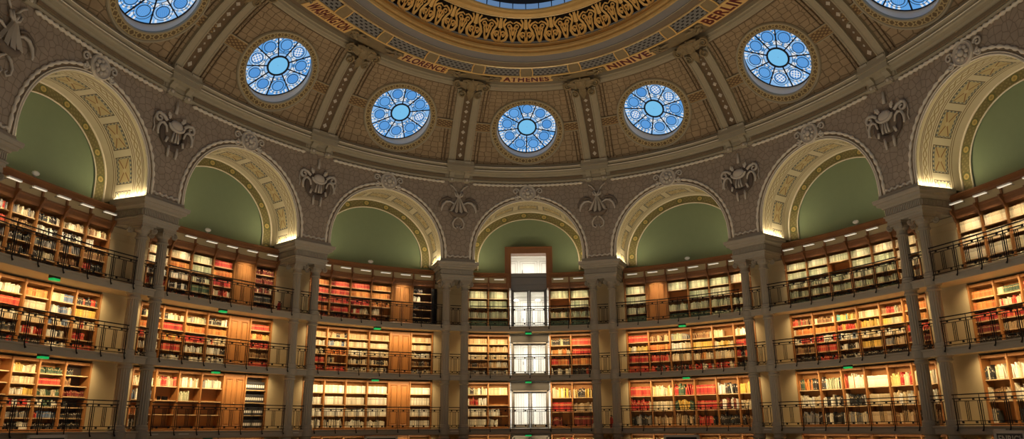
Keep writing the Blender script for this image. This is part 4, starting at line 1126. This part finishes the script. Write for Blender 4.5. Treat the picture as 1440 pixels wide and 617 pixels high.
for p in PIERS:
    shell = abs(p) in (1.5, 2.5)
    f = frame(pt_(p), WALLF, 13.25)
    F = lambda x, y, h=0., f=f: f(x, -.05-h, y)
    if shell:
        r = thing('shell_relief', f(0, 0, 0), 'carved shell with horns in a dark wreath, '+piername(p), 'relief')
        mb = MB(); pts = [(.60*cos(a), -.12+.60*sin(a)) for a in lin(pi*.72, pi*2.28, 36)]
        mb.loop([[F((.55+.15*cos(e)*(.55+.45*sin(pi*k/35)))*cos(a), -.10+(.55+.15*cos(e)*(.55+.45*sin(pi*k/35)))*sin(a), .02+.05*sin(e)) for e in lin(0, 2*pi, 8)[:-1]] for k, a in enumerate(lin(pi*.62, pi*2.38, 36))]); mb.build('wreath', M['reliefdark'], r, smooth=True)
        mb = MB(); mb.ball(f, (0, -.03, .02), (.44, .06, .42), 20, 8)
        mb.build('field', M['spandrel'], r, smooth=True)
        mb = MB(); mb.ball(f, (0, -.16, .2), (.30, .12, .22), 16, 8)
        pts = [(.36*cos(a), .22+.22*sin(a)) for a in lin(pi, 2*pi, 16)]; mb.tube([F(x, y, .14) for x, y in pts], lambda q: .05+.02*sin(pi*q), 6)
        for k in range(-2, 3): mb.tube([F(k*.05, .16, .2), F(k*.1, .36, .16)], .025, 4)
        mb.build('shell', M['relief'], r, smooth=True)
        for x in (-.1, .08, .0):
            mb = MB(); mb.tube([F(x*1.0, -.05, .14), F(x*1.5-.01, -.30, .15), F(x*1.7, -.46, .12)], lambda q: .03+.012*q, 5); mb.build('ribbon', M['relief'], r, smooth=True)
        for sg in (-1, 1):
            mb = MB(); mb.tube([F(sg*x, y, .06) for x, y in [(.42, .30), (.58, .44), (.72, .46)]+spiral(.76, .30, .19, 1.1, pi/2, -1, 20)], lambda q: .07-.035*q, 6); mb.build('scroll', M['relief'], r, smooth=True)
            mb = MB(); mb.tube([F(sg*x, y, .10) for x, y in [(.40, -.16), (.46, .06), (.60, .16), (.74, .10), (.82, -.08), (.82, -.28), (.78, -.36)]], lambda q: .035+.025*sin(pi*q), 6); mb.build('horn', M['relief'], r, smooth=True)
            mb = MB(); leaf(mb, lambda x, y, h: F(x, y, h), sg*.28, .42, .05, .28, .09, -sg*.5); mb.build('leaf', M['relief'], r)
            mb = MB(); mb.tube([F(sg*.2, -.62, .02), F(sg*.2, -.85, .04), F(sg*.19, -1.05, .02)], lambda q: .07-.03*q, 5); mb.build('tassel', M['relief'], r, smooth=True)
            mb = MB(); mb.tube([F(sg*.42, -.55, .1), F(sg*.36, -.35, .12)], lambda q: .05+.01*q, 5); mb.build('strap', M['relief'], r, smooth=True)
            mb = MB(); mb.tube([F(sg*x, y, .02) for x, y in [(.95, .35), (.98, .1), (.92, -.1), (.96, -.3)]], .025, 4); mb.build('tendril', M['relief'], r, smooth=True)
        mb = MB(); mb.tube([F(-.02, .72, .02), F(0, .9, .03), F(.0, 1.2, .02)], lambda q: .07-.02*q, 6); mb.build('crest', M['relief'], r, smooth=True)
    else:
        r = thing('ribbon_relief', f(0, 0, 0), 'carved ribbon bow with fanned tails and horns, '+piername(p), 'relief')
        mb = MB(); pts = [(.46*cos(a), -.05+.34*sin(a)) for a in lin(pi*1.05, pi*1.95, 24)]
        mb.tube([F(x, y, .03) for x, y in pts], lambda q: .06+.09*sin(pi*q), 7); mb.build('wreath', M['reliefmid'], r, smooth=True)
        mb = MB(); mb.ball(f, (0, -.12, .55), (.1, .08, .09))
        for sg in (-1, 1): mb.tube([F(sg*x, y, .1) for x, y in [(.02, .55), (.16, .62), (.22, .78), (.14, .84), (.08, .70), (.02, .58)]], .045, 5)
        mb.build('bow', M['relief'], r, smooth=True)
        for xa, xb, yb in ((-.06, -.42, -.22), (-.03, -.14, -.30), (.03, .14, -.30), (.06, .42, -.22)):
            mb = MB(); rows = []
            for q in lin(0, 1, 6):
                x = xa+(xb-xa)*q; y = .50+(yb-.50)*q; w = .035+.055*q
                rows.append([F(x-w, y, .06), F(x, y, .17), F(x+w, y, .06), F(x, y, .0)])
            mb.loop(rows); mb.build('ribbon', M['relief'], r)
        for sg in (-1, 1):
            mb = MB(); mb.tube([F(sg*x, y, .08) for x, y in [(.22, .18), (.45, .30), (.66, .28), (.82, .12), (.90, -.12), (.90, -.22)]], lambda q: .03+.035*sin(pi*q), 6); mb.build('horn', M['relief'], r, smooth=True)
            mb = MB(); mb.tube([F(sg*x, y, .03) for x, y in [(.35, .42), (.6, .52), (.85, .42), (1.0, .2), (1.02, -.02)]], lambda q: .05-.02*q, 5); mb.build('branch', M['reliefmid'], r, smooth=True)
            mb = MB(); mb.tube([F(sg*.1, .85, .02), F(sg*.28, 1.1, .03), F(sg*.45, 1.22, .02)], .04, 5); mb.build('cord', M['relief'], r, smooth=True)
            mb = MB(); mb.tube([F(sg*x, y, .03) for x, y in [(.04, -.5), (.2, -.62), (.30, -.82), (.26, -1.02), (.12, -1.12), (.06, -1.02), (.12, -.95)]], lambda q: .05-.02*q, 5); mb.build('curl', M['relief'], r, smooth=True)
        mb = MB(); mb.tube([F(x, y, .06) for x, y in spiral(-.02, -.42, .15, 1.2, 0, 1)], lambda q: .05-.02*q, 5); mb.build('center_curl', M['relief'], r, smooth=True)

# ------------------------------------------------------------------ small fittings
def exit_lamp(b, L, s):
    z = SLAB[L][0]; f = frame(T(s), .05, z)
    e = thing('exit_lamp', f(0, 0, -.05), 'small green lit exit lamp hung under the floor of the %s, %s' % (LEVNAME[L], BAYNAME[b]), 'exit lamp', 'green exit lamps')
    mb = MB(); mb.cbox(f, (-.17, .17), (-.07, .07), (-.05, .05), .01); mb.build('housing', M['steeld'], e)
    mb = MB(); mb.cbox(f, (-.15, .15), (-.09, .08), (-.115, -.05), .02); mb.build('green_lens', M['greenlens'], e)
def s_at(px, py, d):                       # wall coordinate seen at a photo pixel
    v = fw*1.0+R2*((px-720)/F_PX)-U2*((py-308.5)/F_PX); lo, hi = 5., 70.
    for _ in range(60):
        m = (lo+hi)/2; x, y = CAM.x+v.x*m, CAM.y+v.y*m
        if (x/(A+d))**2+(y/(B+d))**2 < 1: lo = m
        else: hi = m
    x, y = CAM.x+v.x*lo, CAM.y+v.y*lo; return S(atan2(x/(A+d), y/(B+d))), CAM.z+v.z*lo
for b, L, px, py in ((-3, 3, 78, 385), (-3, 2, 62, 495), (-3, 1, 40, 610), (-2, 3, 314, 435), (-2, 2, 304, 521), (-2, 1, 293, 612), (-1, 3, 531, 459), (-1, 2, 528, 533), (0, 3, 743, 463), (0, 2, 743, 536), (0, 1, 743, 610), (1, 3, 959, 456), (1, 2, 965, 533), (2, 2, 1192, 515)):
    exit_lamp(b, L, s_at(px, py, .05)[0])
for b, px, py in ((-3, 47, 255), (-2, 293, 334), (-1, 523, 381), (1, 965, 377), (2, 1203, 323)):
    s, _ = s_at(px, py, 1.0); f = frame(T(s), .92, 10.2)
    e = thing('emergency_lamp', f(0, 0, 0), 'small white emergency lamp on top of the bookcase in the '+BAYNAME[b], 'emergency lamp')
    mb = MB(); mb.lathe(f, [(.03, 0), (.03, .06), (.06, .07)], 10); mb.build('stem', M['steel'], e)
    mb = MB(); mb.ball(f, (0, -.02, .13), (.14, .09, .08)); mb.build('lamp_head', M['plastic'], e, smooth=True)
LAMPS = []
for b in BAYS:
    ed = case_edges(b)
    for ci in ([0, 1, 4, 5] if b == 0 else range(6)):
        sm = (ed[ci]+ed[ci+1])/2; f = frame(T(sm), CASEF, 9.80)
        e = thing('shelf_lamp', f(0, -.3, 0), 'slim white shelf lamp over the top bookcase, %s column of the %s' % (nth(ci+1), BAYNAME[b]), 'lamp', 'slim shelf lamps')
        mb = MB(); mb.cbox(f, (-.26, .26), (-.46, -.36), (.0, .045), .01); mb.build('housing', M['plastic'], e)
        mb = MB(); mb.box(f, (-.25, .25), (-.455, -.365), (-.012, .0)); mb.build('diffuser', M['lampglass'], e)
        mb = MB(); mb.tube([f(0, -.37, .03), f(0, -.1, .06), f(0, -.02, .06)], .012, 5); mb.build('arm', M['steel'], e)
STRIPS = []
for b in BAYS:
    sc, R, st = HALF[b]
    for sg, nmx in ((-1, 'left'), (1, 'right')):
        sv = sc+sg*(R-.05); f = frame(T(sv), 0, ZSPR)
        e = thing('light_strip', f(0, 0, .0), 'glowing strip light at the %s foot of the arch of the %s' % (nmx, BAYNAME[b]), 'strip light', 'arch strip lights')
        mb = MB(); mb.box(f, (-.04, .04), (-.38, 1.0), (0.0, .03)); mb.build('housing', M['plastic'], e)
        mb = MB(); mb.box(f, (-.03, .03), (-.37, .99), (.03, .05)); mb.build('diffuser', M['ledglow'], e)
        STRIPS.append((b, sg, sv))
for p, L, x in ((.5, 1, .0), (-1.5, 3, -.75)):
    f = frame(pt_(p), .85, SLAB[L][1]); f2 = lambda q, y, z, f=f, x=x: f(x+q, y, z)
    e = thing('fire_extinguisher', f2(0, 0, 0), 'dark red fire extinguisher on the floor of the %s, %s' % (LEVNAME[L], piername(p)), 'fire extinguisher')
    mb = MB(); mb.lathe(f2, [(.075, 0), (.08, .03), (.08, .42), (.06, .5), (.03, .53), (.03, .56)], 14); mb.build('bottle', M['red'], e, smooth=True)
    mb = MB(); mb.box(f2, (-.05, .05), (-.015, .015), (.56, .60)); mb.tube([f2(.03, 0, .57), f2(.11, -.02, .5), f2(.1, -.03, .2)], .012, 5); mb.build('valve_and_hose', M['iron'], e)
# tall black panel of unknown kind at the right end of the Florence bay
s1 = PS[-.5]-.84; f = frame(T(s1), .8, SLAB[3][1]); mb = MB()
rows = []
for z in lin(0.0, 1.95, 8):
    rows.append([f(-.02+.14*cos(a)+.012*sin(a*6+z*3), .05+.10*sin(a)+.012*cos(a*5), z) for a in lin(0, 2*pi, 24)[:-1]])
mb.loop(rows); o = mb.build('black_panel', M['black'], loc=f(0, 0, 0), smooth=True); tag(o, 'tall black panel at the right end of the Florence bay, top gallery', 'drape')
# pale label plates on the lowest fascia
for px in (215, 258, 413, 638, 926, 1082, 1155, 1407):
    s, _ = s_at(px, 605, -.16); f = frame(T(s), -.163, 2.235); mb = MB(); mb.box(f, (-.22, .22), (-.006, .006), (-.022, .022))
    o = mb.build('label_plate', M['cream'], loc=f(0, 0, 0)); tag(o, 'pale narrow label plate on the fascia of the lowest gallery', 'label plate', 'fascia label plates')
# display panels on the ground floor, only their tops show
for px0, px1, ztop, word, lab in ((35, 92, 2.27, '', 'pale framed display screen on the ground floor below the leftmost bay'), (510, 557, 2.05, '', 'pale framed display screen on the ground floor below the Florence bay'),
                         (936, 986, 2.02, '', 'pale framed display screen on the ground floor below the Ninive bay'), (1401, 1446, 2.22, 'ENRICHI', 'pale framed display screen lettered ENRICHI on the ground floor below the rightmost bay')):
    d = -.7; sa, sb = s_at(px0, 612, d)[0], s_at(px1, 612, d)[0]; sm = (sa+sb)/2; f = frame(T(sm), d, 0); pa, pb = W(sa, d, 0), W(sb, d, 0); hw = hypot(pa[0]-pb[0], pa[1]-pb[1])/2
    e = thing('display_screen', f(0, 0, 0), lab, 'display screen')
    mb = MB()
    for (x, z) in (((-hw, -hw+.11), (.7, ztop)), ((hw-.11, hw), (.7, ztop)), ((-hw, hw), (ztop-.09, ztop)), ((-hw, hw), (.7, .8))): mb.cbox(f, x, (-.05, .05), z, .01)
    mb.build('bezel', M['cream'], e)
    mb = MB(); mb.box(f, (-hw+.1, hw-.1), (-.035, .04), (.78, ztop-.08)); mb.build('screen', M['blackscreen'], e)
    for sg in (-1, 1):
        mb = MB(); mb.box(f, (sg*hw*.8-.04, sg*hw*.8+.04), (-.03, .03), (0, .72)); mb.box(f, (sg*hw*.8-.05, sg*hw*.8+.05), (-.3, .3), (0, .04)); mb.build('leg', M['steel'], e)
    if word:
        cu = bpy.data.curves.new('lettering', 'FONT'); cu.body = word; cu.size = .26; cu.extrude = .002; cu.offset = .006
        to = bpy.data.objects.new('tmp', cu); C.objects.link(to); dg = bpy.context.evaluated_depsgraph_get(); me = bpy.data.meshes.new_from_object(to.evaluated_get(dg)); bpy.data.objects.remove(to)
        o0 = OFF[e.name]
        for v in me.vertices:
            q = f(-hw+.15+v.co.x, -.042-v.co.z, ztop-.33+v.co.y); v.co = (q[0]-o0[0], q[1]-o0[1], q[2]-o0[2])
        me.materials.clear(); me.materials.append(M['cream']); lo = bpy.data.objects.new('lettering', me); C.objects.link(lo); lo.parent = e
for px in (1306, 1374, 639, 855):
    s, _ = s_at(px, 612, .3); f = frame(T(s), .3, 0)
    side = {1306: 'left of the column pair', 1374: 'right of the column pair', 639: 'between the columns', 855: 'between the columns'}[px]; pn = piername(2.5) if px > 1000 else piername(-.5 if px < 700 else .5)
    e = thing('standing_lamp', f(0, 0, 0), 'brass domed standing lamp, %s %s' % (side, pn), 'lamp')
    mb = MB(); mb.lathe(f, [(.16, 0), (.16, .02), (.02, .05), (.015, 1.75)], 14); mb.build('stand', M['brass'], e, smooth=True)
    mb = MB(); mb.lathe(f, [(.19, 1.72), (.19, 1.75), (.165, 1.86), (.11, 1.95), (.03, 1.99), (.02, 2.03)], 20); mb.build('dome_shade', M['brass'], e, smooth=True)
# ------------------------------------------------------------------ lights
def area(name, loc, aim, xdir, sx, sy, power, col, spread=pi):
    l = bpy.data.lights.new(name, 'AREA'); l.shape = 'RECTANGLE'; l.size = sx; l.size_y = sy; l.energy = power; l.color = col; l.spread = spread
    o = bpy.data.objects.new(name, l); C.objects.link(o); o.location = loc
    z = -(Vector(aim).normalized()); x = Vector(xdir); x -= z*x.dot(z); x.normalize(); y = z.cross(x)
    o.rotation_euler = Matrix((x, y, z)).transposed().to_euler(); return o
WARM = (1., .72, .385); WARM3 = (1., .80, .52); LED = (1., .82, .49)
for b in BAYS:
    s0, s1 = PS[b-.5]+.8, PS[b+.5]-.8; sm = (s0+s1)/2; ln = s1-s0
    n = nrm(T(sm)); tx = (n[1], -n[0], 0)
    for L in (1, 2, 3):
        for k in (-.25, .25):
            q = sm+k*ln; nn = nrm(T(q)); tt = (nn[1], -nn[0], 0)
            area('gallery_light', W(q, .60, SLAB[L][0]-.015), (nn[0]*.55, nn[1]*.55, -1.), tt, ln*.48, .05, {3: 44, 2: 44, 1: 22}[L], WARM, 2.2)
    ed = case_edges(b)
    for ci in ([0, 1, 4, 5] if b == 0 else range(6)):
        q = (ed[ci]+ed[ci+1])/2; nn = nrm(T(q)); area('shelf_lamp_light', W(q, CASEF-.41, 9.78), (nn[0]*.36, nn[1]*.36, -1.), (nn[1], -nn[0], 0), .5, .07, 9.5, WARM3, 1.05)
for b, sg, sv in STRIPS:
    nn = nrm(T(sv)); ix = -sg
    area('arch_strip_light', W(sv-sg*.02, .31, ZSPR+.055), (ix*nn[1]*.18, -ix*nn[0]*.18, 1.), nn+(0,), 1.35, .05, 22, LED)
for z0, z1, k in ROOMS:
    if k: area('corridor_light', f0(0, 2.9, z1-.06), (0, 0, -1), (1, 0, 0), 1.6, .5, (0, 85, 85, 105, 75)[k], (1., .95, .86))
# added upward fill lights, standing in for unseen table lamps of the hall
for i in (-1.5, -.5, .5, 1.5):
    for j in (-2, -1, 0, 1, 2):
        l = bpy.data.lights.new('table_fill_light', 'AREA'); l.shape = 'DISK'; l.size = .8; l.energy = 66; l.color = (1., .83, .62)
        o = bpy.data.objects.new('table_fill_light', l); C.objects.link(o); o.location = (i*4.2, j*5.2+1., 1.25); o.rotation_euler = (pi, 0, 0)
w = bpy.data.worlds.new('room_fill'); bpy.context.scene.world = w; w.use_nodes = True  # even warm ambient added as fill for the open rear of the hall
bg = w.node_tree.nodes['Background']; bg.inputs[0].default_value = (.62, .50, .36, 1); bg.inputs[1].default_value = .08
# ------------------------------------------------------------------ camera
cam = bpy.data.cameras.new('camera'); cam.sensor_width = 36; cam.lens = 36*F_PX/1440; cam.clip_end = 200
co = bpy.data.objects.new('camera', cam); C.objects.link(co); co.location = CAM
co.rotation_euler = Matrix((R2, U2, -fw)).transposed().to_euler()
sc = bpy.context.scene; sc.camera = co
sc.view_settings.view_transform = 'Standard'; sc.view_settings.look = 'None'; sc.view_settings.gamma = 1; sc.view_settings.use_curve_mapping = False
sc.view_settings.exposure = 0.
sc.cycles.use_denoising = True; sc.cycles.sample_clamp_indirect = 4.; sc.cycles.max_bounces = 6
